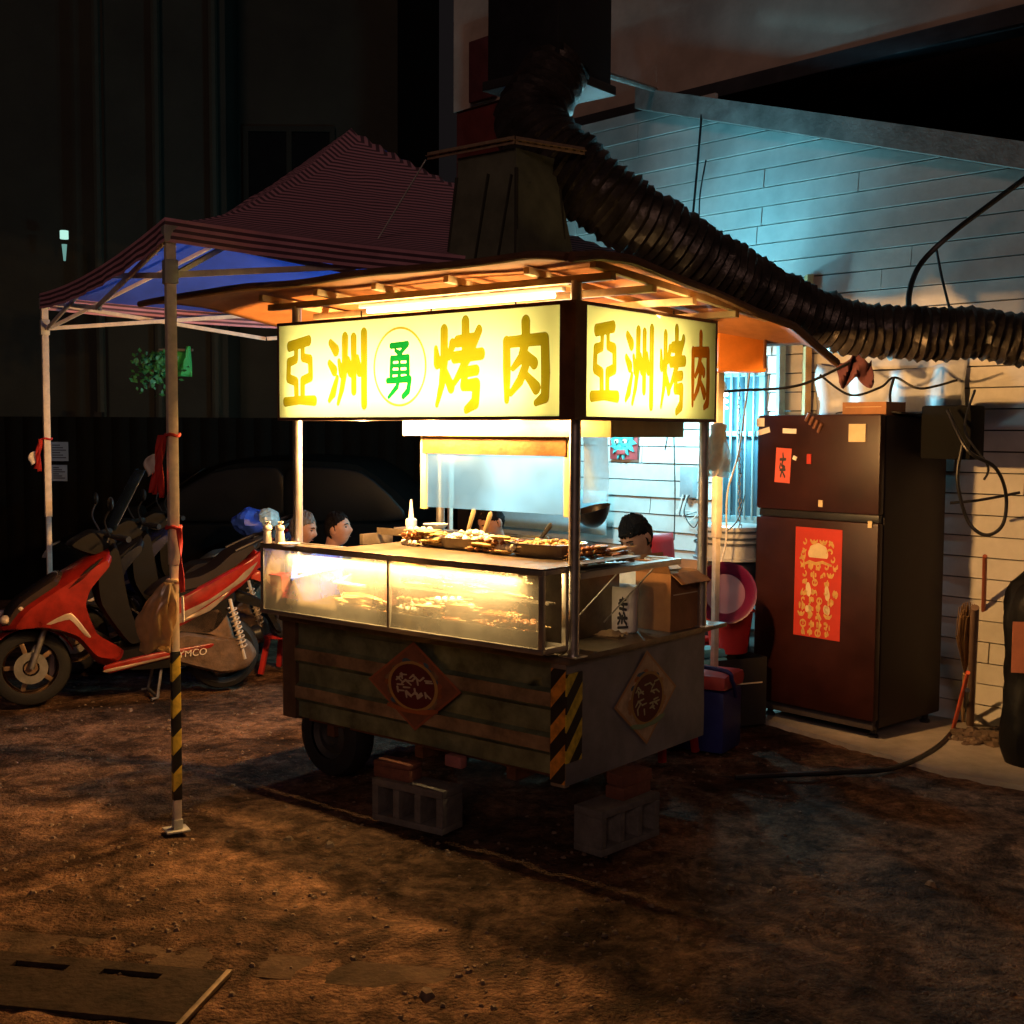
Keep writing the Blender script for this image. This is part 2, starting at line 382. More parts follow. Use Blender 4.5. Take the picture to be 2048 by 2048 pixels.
# ------------------------------------------------------------------ buildings
def house_wall_top(t): return min(3.343+.303*t, 4.08)
hs = thing('cladded_house', 'pale plank clad house wall with sloping roof edge behind the fridge', 'building', (WO.x, WO.y, 0))
plank_m = mat('white_cladding', (.62, .60, .56), .6, 0, .22, 2.5, .12, 30)
mb = MB(); k = 0; z = .0; ph = .125
T0, T1 = -3.2, 3.95
win = (1.30, 1.70, 1.10, 2.16)
Wm = Matrix((( WT.x, WN.x, 0, WO.x), (WT.y, WN.y, 0, WO.y), (0, 0, 1, 0), (0, 0, 0, 1)))
while z < 4.4:
    cuts = [T0]; t = T0 + random.uniform(.5, 2.4)
    while t < T1: cuts.append(t); t += random.choice((1.22, 1.83, 2.44))
    cuts.append(T1)
    for a, b in zip(cuts[:-1], cuts[1:]):
        segs = [(a, b)]
        if z < win[3] and z+ph > win[2]:
            segs = [(a, min(b, win[0])), (max(a, win[1]), b)]
        for s0, s1 in segs:
            if s1-s0 < .02: continue
            # cut to the sloping roof line
            tl = random.uniform(-.004, .004); g0 = s0+.004; g1 = s1-.004; zt = z+ph-.008; tr = (zt-3.343)/.303; zl = (z-3.343)/.303
            if house_wall_top(g1) <= z+.005: continue
            if zt > 4.08 or house_wall_top(g0) >= zt: poly = [(g0, z), (g1, z), (g1, min(zt, 4.08)), (g0, min(zt, 4.08))]
            else:
                poly = [(g0, z)] if house_wall_top(g0) > z else [(max(g0, zl), z)]
                poly += [(g1, z)]
                if tr < g1: poly += [(g1, zt), (max(tr, g0), zt)]
                else: poly += [(g1, house_wall_top(g1))]
                if house_wall_top(g0) > z+.002: poly += [(g0, house_wall_top(g0))]
            n_ = len(poly); lean = .012/ph
            vs = [(t_, .012-(z_-z)*lean+tl, z_) for t_, z_ in poly]+[(t_, -.03, z_) for t_, z_ in poly]
            mb.add(vs, [tuple(range(n_)), tuple(range(n_, 2*n_))[::-1]]+[(q, n_+q, n_+(q+1) % n_, (q+1) % n_) for q in range(n_)], 0, Wm)
    z += ph
mb.build('plank_cladding', plank_m, hs, 30, world=True)
mb = MB()
ov = []
def wbox(mb, t0, t1, o0, o1, z0, z1, mi=0, bev=0):
    m2 = MB(); m2.span((t0, o0, z0), (t1, o1, z1), 0, bev); mb.add(m2.v, m2.f, mi, Wm)
for (a, b, z0, z1) in ((T0, -.5, 0, 2.35), (-.5, win[0], 0, 3.15), (win[1], T1, 0, 3.82), (win[0], win[1], 0, win[2]), (win[0], win[1], win[3], 3.7)):
    wbox(mb, a, b, -.14, -.035, z0, z1)
mb.build('wall', mat('dark_batten', (.09, .09, .095), .8), hs, world=True)
mb = MB()   # sloping roof edge board + roof sheet
def wpt(t, o, z): return wl(t, o, z)
for (o0, o1, dz0, dz1, mi) in ((.02, .10, .0, .15, 0),):
    a, b = -3.2, 2.42
    vs = [wpt(a, o0, house_wall_top(a)+dz0), wpt(b, o0, house_wall_top(b)+dz0), wpt(b, o1, house_wall_top(b)+dz0), wpt(a, o1, house_wall_top(a)+dz0),
          wpt(a, o0, house_wall_top(a)+dz1), wpt(b, o0, house_wall_top(b)+dz1), wpt(b, o1, house_wall_top(b)+dz1), wpt(a, o1, house_wall_top(a)+dz1)]
    mb.add(vs, [(0, 1, 2, 3), (4, 7, 6, 5), (0, 4, 5, 1), (3, 2, 6, 7), (0, 3, 7, 4), (1, 5, 6, 2)], mi)
mb.build('roof_edge_board', mat('weathered_board', (.30, .285, .26), .8, 0, .45, 5, .3, 40), hs, world=True)
mb = MB()
a, b = -3.2, 2.4
vs = [wpt(a, -.04, 3.343+.303*a+.12), wpt(b, -.04, 3.343+.303*b+.12), wpt(b, -3.4, 3.343+.303*b+.12), wpt(a, -3.4, 3.343+.303*a+.12)]
vs += [v+Vector((0, 0, .04)) for v in vs]
mb.add(vs, [(0, 1, 2, 3), (4, 7, 6, 5), (0, 4, 5, 1), (3, 2, 6, 7), (0, 3, 7, 4), (1, 5, 6, 2)])
mb.build('roof', mat('dark_roof_sheet', (.04, .04, .045), .7, .2), hs, world=True)
mb = MB(); cyan_paint = mat('teal_window_paint', (.20, .36, .40), .5, 0, .2)
for (a, b, z0, z1) in ((win[0], win[1], win[2], win[2]+.05), (win[0], win[1], win[3]-.05, win[3]), (win[0], win[0]+.045, win[2]+.052, win[3]-.052), (win[1]-.045, win[1], win[2]+.052, win[3]-.052), (win[0]+.047, win[1]-.047, 1.70, 1.735)):
    wbox(mb, a, b, -.03, .03, z0, z1, 0, .004)
wf = mb.build('window', cyan_paint, hs, world=True)
mb = MB(); wbox(mb, win[0]-.05, win[1]+.05, .031, .09, win[2]-.05, win[2]-.005, 0, .004); mb.build('sill', cyan_paint, wf, world=True)
mb = MB(); wbox(mb, win[0]+.01, win[1]-.01, -.028, -.02, win[2]+.01, win[3]-.01); mb.build('pane', mat('dark_window_glass', (.05, .10, .13), .12, 0, .3, 3, 0, 60, .6), wf, world=True)
for i in range(5):
    mb = MB(); t = win[0]+.075+i*(win[1]-win[0]-.15)/4; mb.tube([wl(t, .045, win[2]+.03), wl(t, .045, win[3]-.03)], .008, 8); mb.build('window_bar', cyan_paint, wf, world=True)

ub = thing('upper_storey_building', 'beige rendered upper storey of a taller building above the cladded house', 'building', wl(.5, -.4, 0))
# its left end closes at about the cart; a dark slab edge runs along its foot
mb = MB(); beige = mat('beige_render', (.55, .44, .36), .85, 0, .3, 1.5, .2, 30)
wbox(mb, -4.2, 3.45, -4.0, -.20, 4.215, 9.5); wbox(mb, 3.46, 4.97, -4.0, -.36, 4.6, 9.5)
mb.build('wall', beige, ub, world=True)
mb = MB(); wbox(mb, -4.3, 3.46, -.40, -.16, 4.10, 4.21, 0, .01); mb.build('slab_edge', mat('dark_slab_edge', (.055, .055, .062), .6, 0, .4, 4), ub, world=True)
mb = MB(); wbox(mb, -4.2, 3.45, -1.8, -1.6, 2.0, 4.2); wbox(mb, 3.96, 4.97, -4.0, -.42, 0, 4.59); mb.build('recess_wall', mat('dark_recess', (.05, .04, .035), .9), ub, world=True)
mb = MB(); wbox(mb, 4.05, 4.93, -.418, -.36, 4.0, 4.58, 0, .01); mb.build('shutter_panel', mat('dull_red_panel', (.16, .03, .025), .6, 0, .3), ub, world=True)
mb = MB(); wbox(mb, 4.38, 4.70, -.358, -.30, 4.62, 5.15, 0, .01); mb.build('signboard', mat('dull_maroon_board', (.12, .03, .035), .6, 0, .3), ub, world=True)

ab = thing('dark_apartment_block', 'tall unlit apartment block filling the dark upper left', 'building', (-5.2, 15, 0))
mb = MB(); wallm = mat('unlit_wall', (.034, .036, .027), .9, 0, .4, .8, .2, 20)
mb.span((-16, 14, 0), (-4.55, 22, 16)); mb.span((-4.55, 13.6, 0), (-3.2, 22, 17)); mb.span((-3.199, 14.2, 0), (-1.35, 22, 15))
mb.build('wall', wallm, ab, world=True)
mb = MB()
for x in (-4.6, -3.32, -3.95): mb.tube([(x, 13.52, .0), (x, 13.52, 16)], .05, 8)
mb.build('drainpipe', mat('grey_pipe', (.04, .042, .03), .8), ab, world=True)
for (x, z) in ((-7.2, 4.0), (-9.2, 4.0), (-2.6, 4.6), (-7.2, 7.4), (-9.2, 7.4), (-2.6, 8.0)):
    y = 14.19 if x > -3 else 13.99
    mb = MB()
    for dxx in (-.5, 0, .5): mb.span((x+dxx-.03, y-.05, z-.6), (x+dxx+.03, y, z+.6))
    for dz in (-.6, .6): mb.span((x-.53, y-.052, z+dz-.03), (x+.53, y, z+dz+.03))
    wfr = mb.build('window', mat('dim_window_frame', (.022, .024, .018), .9), ab, world=True)
    mb = MB(); mb.span((x-.47, y-.03, z-.57), (x+.47, y-.01, z+.57)); mb.build('pane', mat('black_glass', (.010, .011, .012), .95, 0, .2, 9, 0, 60, .02), wfr, world=True)
P = at(127, 470, 13.5)
wl_ = thing('wall_lamp', 'small pale greenish tube lamp on the dark apartment wall', 'lamp', (P.x, 13.52, P.z-.28))
mb = MB(); mb.tube([(0, 0, .24), (0, 0, .33)], .045, 10); mb.build('lamp_cap', emis('lamp_glow', (.55, 1, .85), .9), wl_)
mb = MB(); mb.tube([(0, 0, .0), (0, 0, .18)], [.012, .03], 8); mb.build('tube', emis('lamp_glow_dim', (.4, .9, .8), .35), wl_)

fn = thing('metal_fence', 'dark corrugated sheet fence behind the parked scooters', 'fence', (-4, 12.2, 0))
mb = MB()
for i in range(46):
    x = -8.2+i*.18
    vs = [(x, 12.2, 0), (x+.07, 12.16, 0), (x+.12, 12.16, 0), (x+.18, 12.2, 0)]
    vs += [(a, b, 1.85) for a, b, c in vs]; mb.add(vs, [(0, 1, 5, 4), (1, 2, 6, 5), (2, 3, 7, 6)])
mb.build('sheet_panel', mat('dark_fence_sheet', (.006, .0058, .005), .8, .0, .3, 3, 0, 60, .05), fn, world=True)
for x in (-8.2, -6.2, -4.2, -2.2, -.1):
    mb = MB(); mb.span((x-.04, 12.215, 0), (x+.04, 12.29, 1.9)); mb.build('post', mat('fence_post', (.012, .011, .010), .8), fn, world=True)
for i, (x0, y0, x1, y1, lab) in enumerate(((101, 884, 136, 922, 'pale blue printed notice, the upper of two on the dark fence'), (103, 930, 134, 962, 'pale blue printed notice, the lower of two on the dark fence'))):
    A = at(x0, y1, 12.13); B = at(x1, y0, 12.13); mb = MB()
    mb.span((A.x, 12.13, A.z), (B.x, 12.136, B.z)); 
    for k in range(6):
        zz = A.z+(B.z-A.z)*(.15+.13*k); mb.span((A.x+.02, 12.126, zz), (B.x-.02-.03*(k % 3), 12.129, zz+.012), 1)
    single('notice', mb, [mat('pale_blue_paper', (.20, .26, .36), .8), mat('notice_ink', (.05, .06, .09), .8)], lab, 'notice', group='notices on the fence')

# ------------------------------------------------------------------ street tent (folding canopy)
TP0 = Vector((-1.435, 5.083, 0)); TW = Vector((.866, .5, 0)); TN = Vector((-.5, .866, 0)); TWL, TNL = 2.95, 3.2
tent = thing('folding_tent', 'purple striped folding canopy tent with blue lining beside the food cart', 'tent', TP0+TW*TWL/2+TN*TNL/2, math.atan2(TW.y, TW.x))
EZ, PZ = 2.60, 3.50
def tent_z(u, v):     # u,v in -1..1
    s_ = max(abs(u), abs(v)); o_ = min(abs(u), abs(v))
    z = EZ + (PZ-EZ)*(1-s_)**1.45
    return z - .05*(1-o_**2)*s_**4 + (.03*noise.noise(Vector((u*3.2, v*3.2, 1)))+.015*noise.noise(Vector((u*9, v*9, 4))))*(1-s_)**.5*min(1, s_*3)
def tent_surf(dz):
    def f(a, b):
        u, v = a*2-1, b*2-1; k = 1.0
        return Vector((u*TWL/2*1.015, v*TNL/2*1.015, tent_z(u, v)+dz))
    return f
def stripes(name, c1, c2):
    m = bpy.data.materials.new(name); m.use_nodes = True; n = m.node_tree.nodes; l = m.node_tree.links; b = n['Principled BSDF']
    tc = n.new('ShaderNodeTexCoord'); sp = n.new('ShaderNodeSeparateXYZ'); l.new(tc.outputs['Object'], sp.inputs[0])
    def mth(op, a, b_=None):
        q = n.new('ShaderNodeMath'); q.operation = op
        for i, x in enumerate((a, b_)):
            if x is None: continue
            if isinstance(x, (int, float)): q.inputs[i].default_value = x
            else: l.new(x, q.inputs[i])
        return q.outputs[0]
    s_ = mth('MAXIMUM', mth('ABSOLUTE', sp.outputs[0]), mth('SUBTRACT', mth('ABSOLUTE', sp.outputs[1]), (TNL-TWL)/2))
    s_ = mth('SUBTRACT', mth('MULTIPLY', s_, 1), mth('MULTIPLY', sp.outputs[2], .45))
    fr = mth('FRACT', mth('MULTIPLY', s_, 22))
    st = mth('GREATER_THAN', fr, .5)
    mx = n.new('ShaderNodeMix'); mx.data_type = 'RGBA'; l.new(st, mx.inputs['Factor']); mx.inputs['A'].default_value = (*c1, 1); mx.inputs['B'].default_value = (*c2, 1)
    l.new(mx.outputs['Result'], b.inputs['Base Color']); b.inputs['Roughness'].default_value = .75
    return m
STR = stripes('purple_stripe_cloth', (.62, .30, .38), (.12, .06, .09))
BLUE = mat('blue_lining', (.05, .11, .70), .7, 0, .2, 3)
mb = MB(); mb.grid(tent_surf(.0), 48, 48); cover = mb.build('cover', STR, tent, 0)
for p in cover.data.polygons: p.use_smooth = True
mb = MB(); mb.grid(tent_surf(-.012), 40, 40); lining = mb.build('lining', BLUE, tent, 0)
for p in lining.data.polygons: p.use_smooth = True
mb = MB(); val = MB()
hx, hy = TWL/2*1.015, TNL/2*1.015
def valance(mb, off, zt, zb):
    for side in range(4):
        n = 40
        def f(a, b, side=side):
            t = a*2-1
            u, v = ((t, -1), (1, t), (-t, 1), (-1, -t))[side]
            o_ = (hx+off, hy+off)
            z0 = tent_z(u, v)
            rp = .006*math.sin(a*40)+.004*math.sin(a*91)
            nx, ny = ((0, -1), (1, 0), (0, 1), (-1, 0))[side]
            return Vector((u*o_[0]+nx*rp*b, v*o_[1]+ny*rp*b, z0+zt+(zb-zt)*b))
        k0 = len(mb.m); mb.grid(f, n, 7)
        for q in range(len(mb.m)-k0): mb.m[k0+q] = (q//n) % 2
valance(mb, .004, .0, -.10)
mb.build('valance', [mat('stripe_pink', (.60, .29, .37), .75), mat('stripe_dark', (.10, .05, .075), .75)], tent, 40)
tframe = mat('tent_frame_paint', (.72, .62, .50), .5, .0, .25, 14)
corn = [(-TWL/2, -TNL/2), (TWL/2, -TNL/2), (TWL/2, TNL/2), (-TWL/2, TNL/2)]
tape = None
def hazard(name, c1, c2, freq, slope, axis_h=0):
    m = bpy.data.materials.new(name); m.use_nodes = True; n = m.node_tree.nodes; l = m.node_tree.links; b = n['Principled BSDF']
    tc = n.new('ShaderNodeTexCoord'); sp = n.new('ShaderNodeSeparateXYZ'); l.new(tc.outputs['Object'], sp.inputs[0])
    a = n.new('ShaderNodeMath'); a.operation = 'MULTIPLY_ADD'; l.new(sp.outputs[axis_h], a.inputs[0]); a.inputs[1].default_value = slope; l.new(sp.outputs[2], a.inputs[2])
    f = n.new('ShaderNodeMath'); f.operation = 'MULTIPLY'; l.new(a.outputs[0], f.inputs[0]); f.inputs[1].default_value = freq
    g = n.new('ShaderNodeMath'); g.operation = 'FRACT'; l.new(f.outputs[0], g.inputs[0])
    h = n.new('ShaderNodeMath'); h.operation = 'GREATER_THAN'; l.new(g.outputs[0], h.inputs[0]); h.inputs[1].default_value = .5
    mx = n.new('ShaderNodeMix'); mx.data_type = 'RGBA'; l.new(h.outputs[0], mx.inputs['Factor']); mx.inputs['A'].default_value = (*c1, 1); mx.inputs['B'].default_value = (*c2, 1)
    no = n.new('ShaderNodeTexNoise'); no.inputs['Scale'].default_value = 30; no.inputs['Detail'].default_value = 5; l.new(tc.outputs['Object'], no.inputs['Vector'])
    rm = n.new('ShaderNodeMapRange'); rm.inputs['From Min'].default_value = .3; rm.inputs['From Max'].default_value = .6; rm.inputs['To Min'].default_value = .5; l.new(no.outputs['Fac'], rm.inputs['Value'])
    m2 = n.new('ShaderNodeMix'); m2.data_type = 'RGBA'; m2.blend_type = 'MULTIPLY'; m2.inputs['Factor'].default_value = 1
    l.new(mx.outputs['Result'], m2.inputs['A']); l.new(rm.outputs[0], m2.inputs['B'])
    l.new(m2.outputs['Result'], b.inputs['Base Color']); b.inputs['Roughness'].default_value = .5; return m
for i, (x, y) in enumerate(corn):
    mb = MB(); mb.span((x-.021, y-.021, 1.15), (x+.021, y+.021, EZ-.03), 0, .004); mb.span((x-.016, y-.016, .008), (x+.016, y+.016, 1.15), 0, .003)
    leg = mb.build('leg', tframe, tent)
    mb = MB(); mb.span((x-.055, y-.045, .0), (x+.045, y+.045, .008), 0, .002); mb.span((x-.02, y-.02, .0085), (x+.02, y+.02, .05), 0, .003); mb.build('foot_plate', GALV, leg)
    mb = MB(); mb.span((x-.028, y-.028, 2.33), (x+.028, y+.028, 2.43), 0, .004); mb.build('bracket', GALV, leg); mb = MB(); mb.span((x-.03, y-.03, EZ-.10), (x+.03, y+.03, EZ-.03), 0, .004); mb.build('bracket', PLASTIC_W if i == 9 else GALV, leg)
    if i == 0:
        mb = MB(); mb.span((x-.0185, y-.0185, .135), (x+.0185, y+.0185, .78), 0, .003)
        mb.build('hazard_tape', hazard('tape_on_pole', (.012, .012, .012), (.75, .52, .06), 6.3, -1.0), leg)
# scissor trusses along the four sides and to the middle
for i in range(4):
    a = Vector((*corn[i], 0)); b = Vector((*corn[(i+1) % 4], 0)); m_ = (a+b)/2; nrm = Vector((0, 0, 0))-m_; nrm.normalize()
    for (p, q, off) in ((a, m_, .012), (m_, b, .012)):
        for (z0, z1, oo) in ((2.37, EZ-.06, .0), (EZ-.06, 2.37, .024)):
            mb = MB(); mb.bar(p+nrm*(off+oo)+Vector((0, 0, z0)), q+nrm*(off+oo)+Vector((0, 0, z1)), .012, .026); mb.build('truss_bar', tframe, tent)
    mb = MB(); mb.bar(a+Vector((0, 0, 2.36)), Vector((a.x*.08, a.y*.08, PZ-.35)), .014, .022); mb.build('roof_strut', tframe, tent)
mb = MB(); mb.tube([(0, 0, PZ-.42), (0, 0, PZ-.03)], .02, 10); mb.build('centre_post', tframe, tent)

# ------------------------------------------------------------------ food cart
cart = thing('food_cart', 'steel barbecue food cart with lit yellow sign boxes propped on blocks', 'food cart', CART_O, CART_ROT)
L_, W_ = 1.79, 1.09
# lower body: ribbed sheet front
sheet_g = mat('ribbed_green_sheet', (.20, .245, .15), .33, .45, .65, 6, .4, 14, .5)
mb = MB(); prof = []
z = .295; ribs = [(.295, 0), (.375, 0), (.395, .022), (.455, .022), (.470, 0), (.565, 0), (.585, .022), (.645, .022), (.660, 0), (.745, 0), (.765, 0)]
for i, (z0, o0) in enumerate(ribs[:-1]):
    z1, o1 = ribs[i+1]; mi = 1 if (o0 > 0 and o1 > 0) else 0
    mb.grid(lambda a, b, z0=z0, z1=z1, o0=o0, o1=o1: Vector((-1.69+a*1.60, -.012-(o0+(o1-o0)*b)+.003*math.sin(a*11+z0*30), z0+(z1-z0)*b)), 30, 2, mi)
front = mb.build('ribbed_front', [sheet_g, mat('rib_bare_sheet', (.32, .235, .14), .42, .4, .55, 9, .35, 18)], cart, 30)
mb = MB(); mb.span((-1.79, -.03, .285), (-1.692, .02, .80), 0, .004); mb.build('side_pillar', mat('brown_pillar', (.13, .08, .05), .5, .3, .3), cart)
mb = MB(); mb.span((-.088, -.034, .255), (-.012, .0, .772), 0, .004); mb.build('corner_plate', mat('corner_steel', (.30, .24, .17), .5, .4, .3), cart)
mb = MB(); mb.grid(lambda a, b: Vector((-.012+.004*math.sin(a*9)*math.sin(b*7), -.028+a*1.115, .262+b*.505)), 24, 14); mb.grid(lambda a, b: Vector((-.02, -.028+a*1.115, .262+b*.505)), 1, 1)
mb.build('end_panel', mat('dull_end_steel', (.24, .24, .26), .5, .35, .3, 5, .15, 40), cart, 60)
mb = MB(); mb.span((-1.79, 1.06, .28), (-.03, 1.085, .77)); mb.span((-1.785, .022, .28), (-1.765, 1.058, .77)); mb.build('rear_panel', STEEL_D, cart)
mb = MB(); mb.span((-1.76, .03, .27), (-.03, 1.055, .30)); 
for x in (-1.5, -.9, -.35): mb.span((x-.025, .03, .215), (x+.025, 1.05, .269))
mb.build('chassis', RUST, cart)
# hazard tape: orange on the front strip, yellow on the end
mb = MB(); mb.span((-.087, -.0365, .27), (-.0115, -.0345, .75)); mb.build('hazard_tape', hazard('tape_front', (.012, .01, .01), (.75, .30, .03), 6.6, -1.15), cart)
mb = MB(); mb.span((-.0115, -.0365, .36), (-.0035, .072, .73)); mb.build('hazard_tape', hazard('tape_end', (.012, .01, .01), (.72, .55, .05), 6.6, -1.15, 1), cart)
mb = MB(); mb.span((-1.80, -.045, .772), (.012, 1.10, .80), 0, .004); mb.span((-.30, 1.101, .770), (.0, 1.28, .79), 0, .003); mb.build('counter', STEEL_DULL, cart)
# emblem stickers
def emblem(P0, xa, ya, size, nrm, border, bcol2, core, parent, name):
    P0 = Vector(P0); xa = Vector(xa); ya = Vector(ya); nrm = Vector(nrm); mb = MB()
    def dia(s_, off, mi, n=1):
        q = [(0, 1), (.97, .06), (.03, -1), (-.98, -.02)]
        mb.add([P0+nrm*off+xa*(x*s_*size[0])+ya*(y*s_*size[1]) for x, y in q], [(0, 1, 2, 3)], mi)
    dia(1, .001, 0); dia(.93, .0022, 1)
    rnd = random.Random(5 if border == 'r' else 8)
    for k in range(34):   # flowery clouds round the rim
        a = k/34*6.283; rr = .56+.1*rnd.random(); x = math.cos(a)*rr*.80; y = math.sin(a)*rr*.86
        if abs(x)+abs(y) > .84: x *= .84/(abs(x)+abs(y)); y *= .84/(abs(x)+abs(y)) if abs(x)+abs(y) > .84 else 1
        n = 9; c = [P0+nrm*(.003+.0001*k)+xa*((x+.095*math.cos(6.283*i/n))*size[0])+ya*((y+.07*math.sin(6.283*i/n))*size[1]) for i in range(n)]
        mb.add(c, [tuple(range(n))], rnd.choice((2, 2, 3, 4, 0)))
    for (rx, ry, off, mi) in ((.52, .56, .0075, 5), (.46, .50, .0085, 6)):
        n = 28; mb.add([P0+nrm*off+xa*(rx*math.cos(6.283*i/n)*size[0])+ya*(ry*math.sin(6.283*i/n)*size[1]) for i in range(n)], [tuple(range(n))], mi)
    st = []
    for gy_ in (.62, .18):      # two rows of crowded brush strokes, as illegible as in the photo
        for gx_ in (.06, .52):
            for k in range(7):
                x = gx_+rnd.random()*.34; y = gy_+rnd.random()*.3
                dx_, dy_ = rnd.choice(((.16, .02), (.02, -.16), (-.1, -.12), (.12, -.1)))
                st.append([(x, y, .028), (x+dx_, y+dy_, .02)])
    put_glyph(mb, st, P0+nrm*.0095-xa*(.40*size[0])-ya*(.36*size[1]), xa, ya, .80*size[0], .74*size[1], 7, 70)
    st = [[(.0, .55, .16), (.3, .3, .17), (.7, .35, .17), (1, .75, .14)]]
    put_glyph(mb, st, P0+nrm*.0105-xa*(.46*size[0])-ya*(.64*size[1]), xa, ya, .92*size[0], .24*size[1], 8, 60)
    return mb.build(name, [mat('sticker_gold'+border, bcol2, .5), mat('sticker_base'+border, core, .5, 0, .3, 20), mat('sticker_cream'+border, (.20, .13, .07) if border == 'r' else (.60, .46, .30), .5, 0, .5, 40), mat('sticker_orange'+border, (.26, .085, .025) if border == 'r' else (.50, .17, .05), .5, 0, .4, 40),
                           mat('sticker_blue', (.05, .11, .17), .5), mat('sticker_gilt', (.40, .24, .07), .5), mat('sticker_wine', (.10, .012, .014), .5), mat('sticker_letter'+border, (.46, .40, .28) if border == 'r' else (.42, .42, .24), .5),
                           mat('sticker_ribbon'+border, (.35, .10, .03) if border == 'r' else (.20, .30, .17), .5)], parent, 0)
emblem((-.868, -.0385, .565), (1, 0, 0), (0, 0, 1), (.30, .205), (0, -1, 0), 'r', (.30, .09, .04), (.20, .075, .04), cart, 'emblem')
emblem((-.006, .565, .535), (0, 1, 0), (0, 0, 1), (.262, .215), (1, 0, 0), 'b', (.42, .22, .09), (.50, .36, .22), cart, 'emblem')
# wheels, tail light
for y in (.10, .93):
    T = Matrix.Translation((-1.53, y, .215)) @ Matrix.Rotation(R(90), 4, 'X')
    mb = MB(); mb.lathe([(.12, -.065), (.165, -.075), (.20, -.06), (.213, -.03), (.215, 0), (.213, .03), (.20, .06), (.165, .075), (.12, .065)], 36, T); wh = mb.build('wheel', BLACK_R, cart)
    mb = MB(); mb.lathe([(.0, .02), (.05, .03), (.06, .045), (.10, .03), (.122, .05), (.122, -.05), (.10, -.03), (.0, -.03)], 28, T); mb.build('rim', mat('dark_rim', (.03, .03, .03), .6), wh)
mb = MB(); mb.box((-.62, -.028, .262), (.10, .045, .055), None, 0, .012); tl = mb.build('tail_light', mat('tail_lens', (.35, .14, .13), .3), cart)
# posts
posts = [(0.0, 0.0, .80), (-1.70, 0.0, .80), (0.0, 1.03, .80), (-1.66, 1.0, .80)]
for x, y, z0 in posts:
    mb = MB(); mb.tube([(x, y, z0+.004), (x, y, 2.33-.07*max(y, 0))], .0235, 20); po = mb.build('post', STEEL, cart)
    mb = MB(); mb.span((x-.045, y-.04, z0+.0005), (x+.045, y+.04, z0+.008), 0, .002); mb.build('base_plate', STEEL, po)
# display case in front
FRM = mat('case_frame_steel', (.50, .46, .40), .35, .8, .2, 10)
gx0, gx1 = -1.26, -.22
cx0, cx1, cy0, cy1, cz0, cz1 = -1.737, .0, -.209, -.033, .835, 1.173
mb = MB()
for z in (cz0+.011, cz1-.011):
    mb.span((cx0, cy0, z-.011), (cx1, cy0+.022, z+.011), 0, .002); mb.span((cx0, cy1-.02, z-.011), (cx1, cy1, z+.011), 0, .002)
    for x in (cx0+.011, cx1-.011): mb.span((x-.011, cy0+.0222, z-.0105), (x+.011, cy1-.0202, z+.0105), 0, .002)
for x in (cx0+.011, cx1-.011, -.864):
    wdt = .011 if x != -.864 else .007
    mb.span((x-wdt, cy0+.001, cz0+.0222), (x+wdt, cy0+.021, cz1-.0222), 0, .002)
    if x != -.864: mb.span((x-.011, cy1-.02, cz0+.0222), (x+.011, cy1, cz1-.0222), 0, .002)
case = mb.build('display_case', FRM, cart)
mb = MB(); mb.span((cx0+.02, cy0+.024, cz0-.004), (cx1-.002, cy1-.002, cz0+.008)); mb.span((gx0, cy1-.0195, cz0+.0085), (-.25, cy1-.012, cz1-.024)); mb.build('case_lining', STEEL_DULL, case)
fogged = glassy('fogged_glass', .31, (.95, .94, .90), (.85, .80, .66), .05, .12, 4)
for x0, x1 in ((cx0+.022, -.872), (-.856, cx1-.022)):
    mb = MB(); mb.span((x0, cy0+.008, cz0+.0225), (x1, cy0+.012, cz1-.0225)); mb.build('glass_panel', fogged, case)
mb = MB(); mb.span((cx0+.009, cy0+.03, cz0+.0225), (cx0+.013, cy1-.03, cz1-.0225)); mb.build('glass_panel', fogged, case)
mb = MB(); mb.span((cx0+.024, cy0+.018, cz0+.010), (-.03, cy0+.022, cz0+.085), 0); mb.span((cx0+.6, cy0+.105, 1.02), (-.05, cy1-.022, 1.028)); mb.build('shelf', STEEL_DULL, case)
# stainless grill box with its work top
mb = MB(); mb.span((gx0, cy1+.003, .803), (gx1, .66, 1.12), 0, .004)
mb.build('grill_box', STEEL_DULL, cart)
mb = MB(); mb.span((cx0, cy0, cz1+.0005), (gx0-.001, cy0+.085, cz1+.006), 0, .002); mb.span((gx0, cy0, cz1+.0005), (-.002, .50, cz1+.006), 0, .002); mb.span((gx0, .5002, 1.125), (-.10, .70, 1.131), 0, .002)
mb.span((gx0+.02, .62, 1.1315), (-.60, .632, 1.205), 0, .002); mb.span((-.6, .62, 1.1315), (-.12, .63, 1.175), 0, .002); mb.span((-1.68, .40, 1.13), (-1.655, .62, 1.185), 0, .002); mb.span((-1.654, .50, cz1+.0065), (-.62, .506, 1.215), 0, .002); mb.span((-1.654, .508, 1.05), (gx0, .62, 1.12), 0, .002)
mb.build('work_top', STEEL_DULL, cart)
mb = MB(); mb.span((-.22, .505, 1.140), (.014, .525, 1.146)); mb.span((-.22, .03, 1.140), (-.03, .504, 1.146), 0, .002); mb.span((-.03, .03, 1.141), (.014, .815, 1.145), 0, .001); mb.span((.008, .03, 1.118), (.014, .815, 1.1405), 0, .002); mb.span((-.16, .79, 1.140), (-.0305, .815, 1.146), 0, .001); sh = mb.build('folding_shelf', STEEL, cart)
for y in (.33, .62):
    mb = MB(); mb.tube([(.0, y, 1.125), (-.21, y-.10, .86)], .0035, 8); mb.build('strut', STEEL_D, sh)
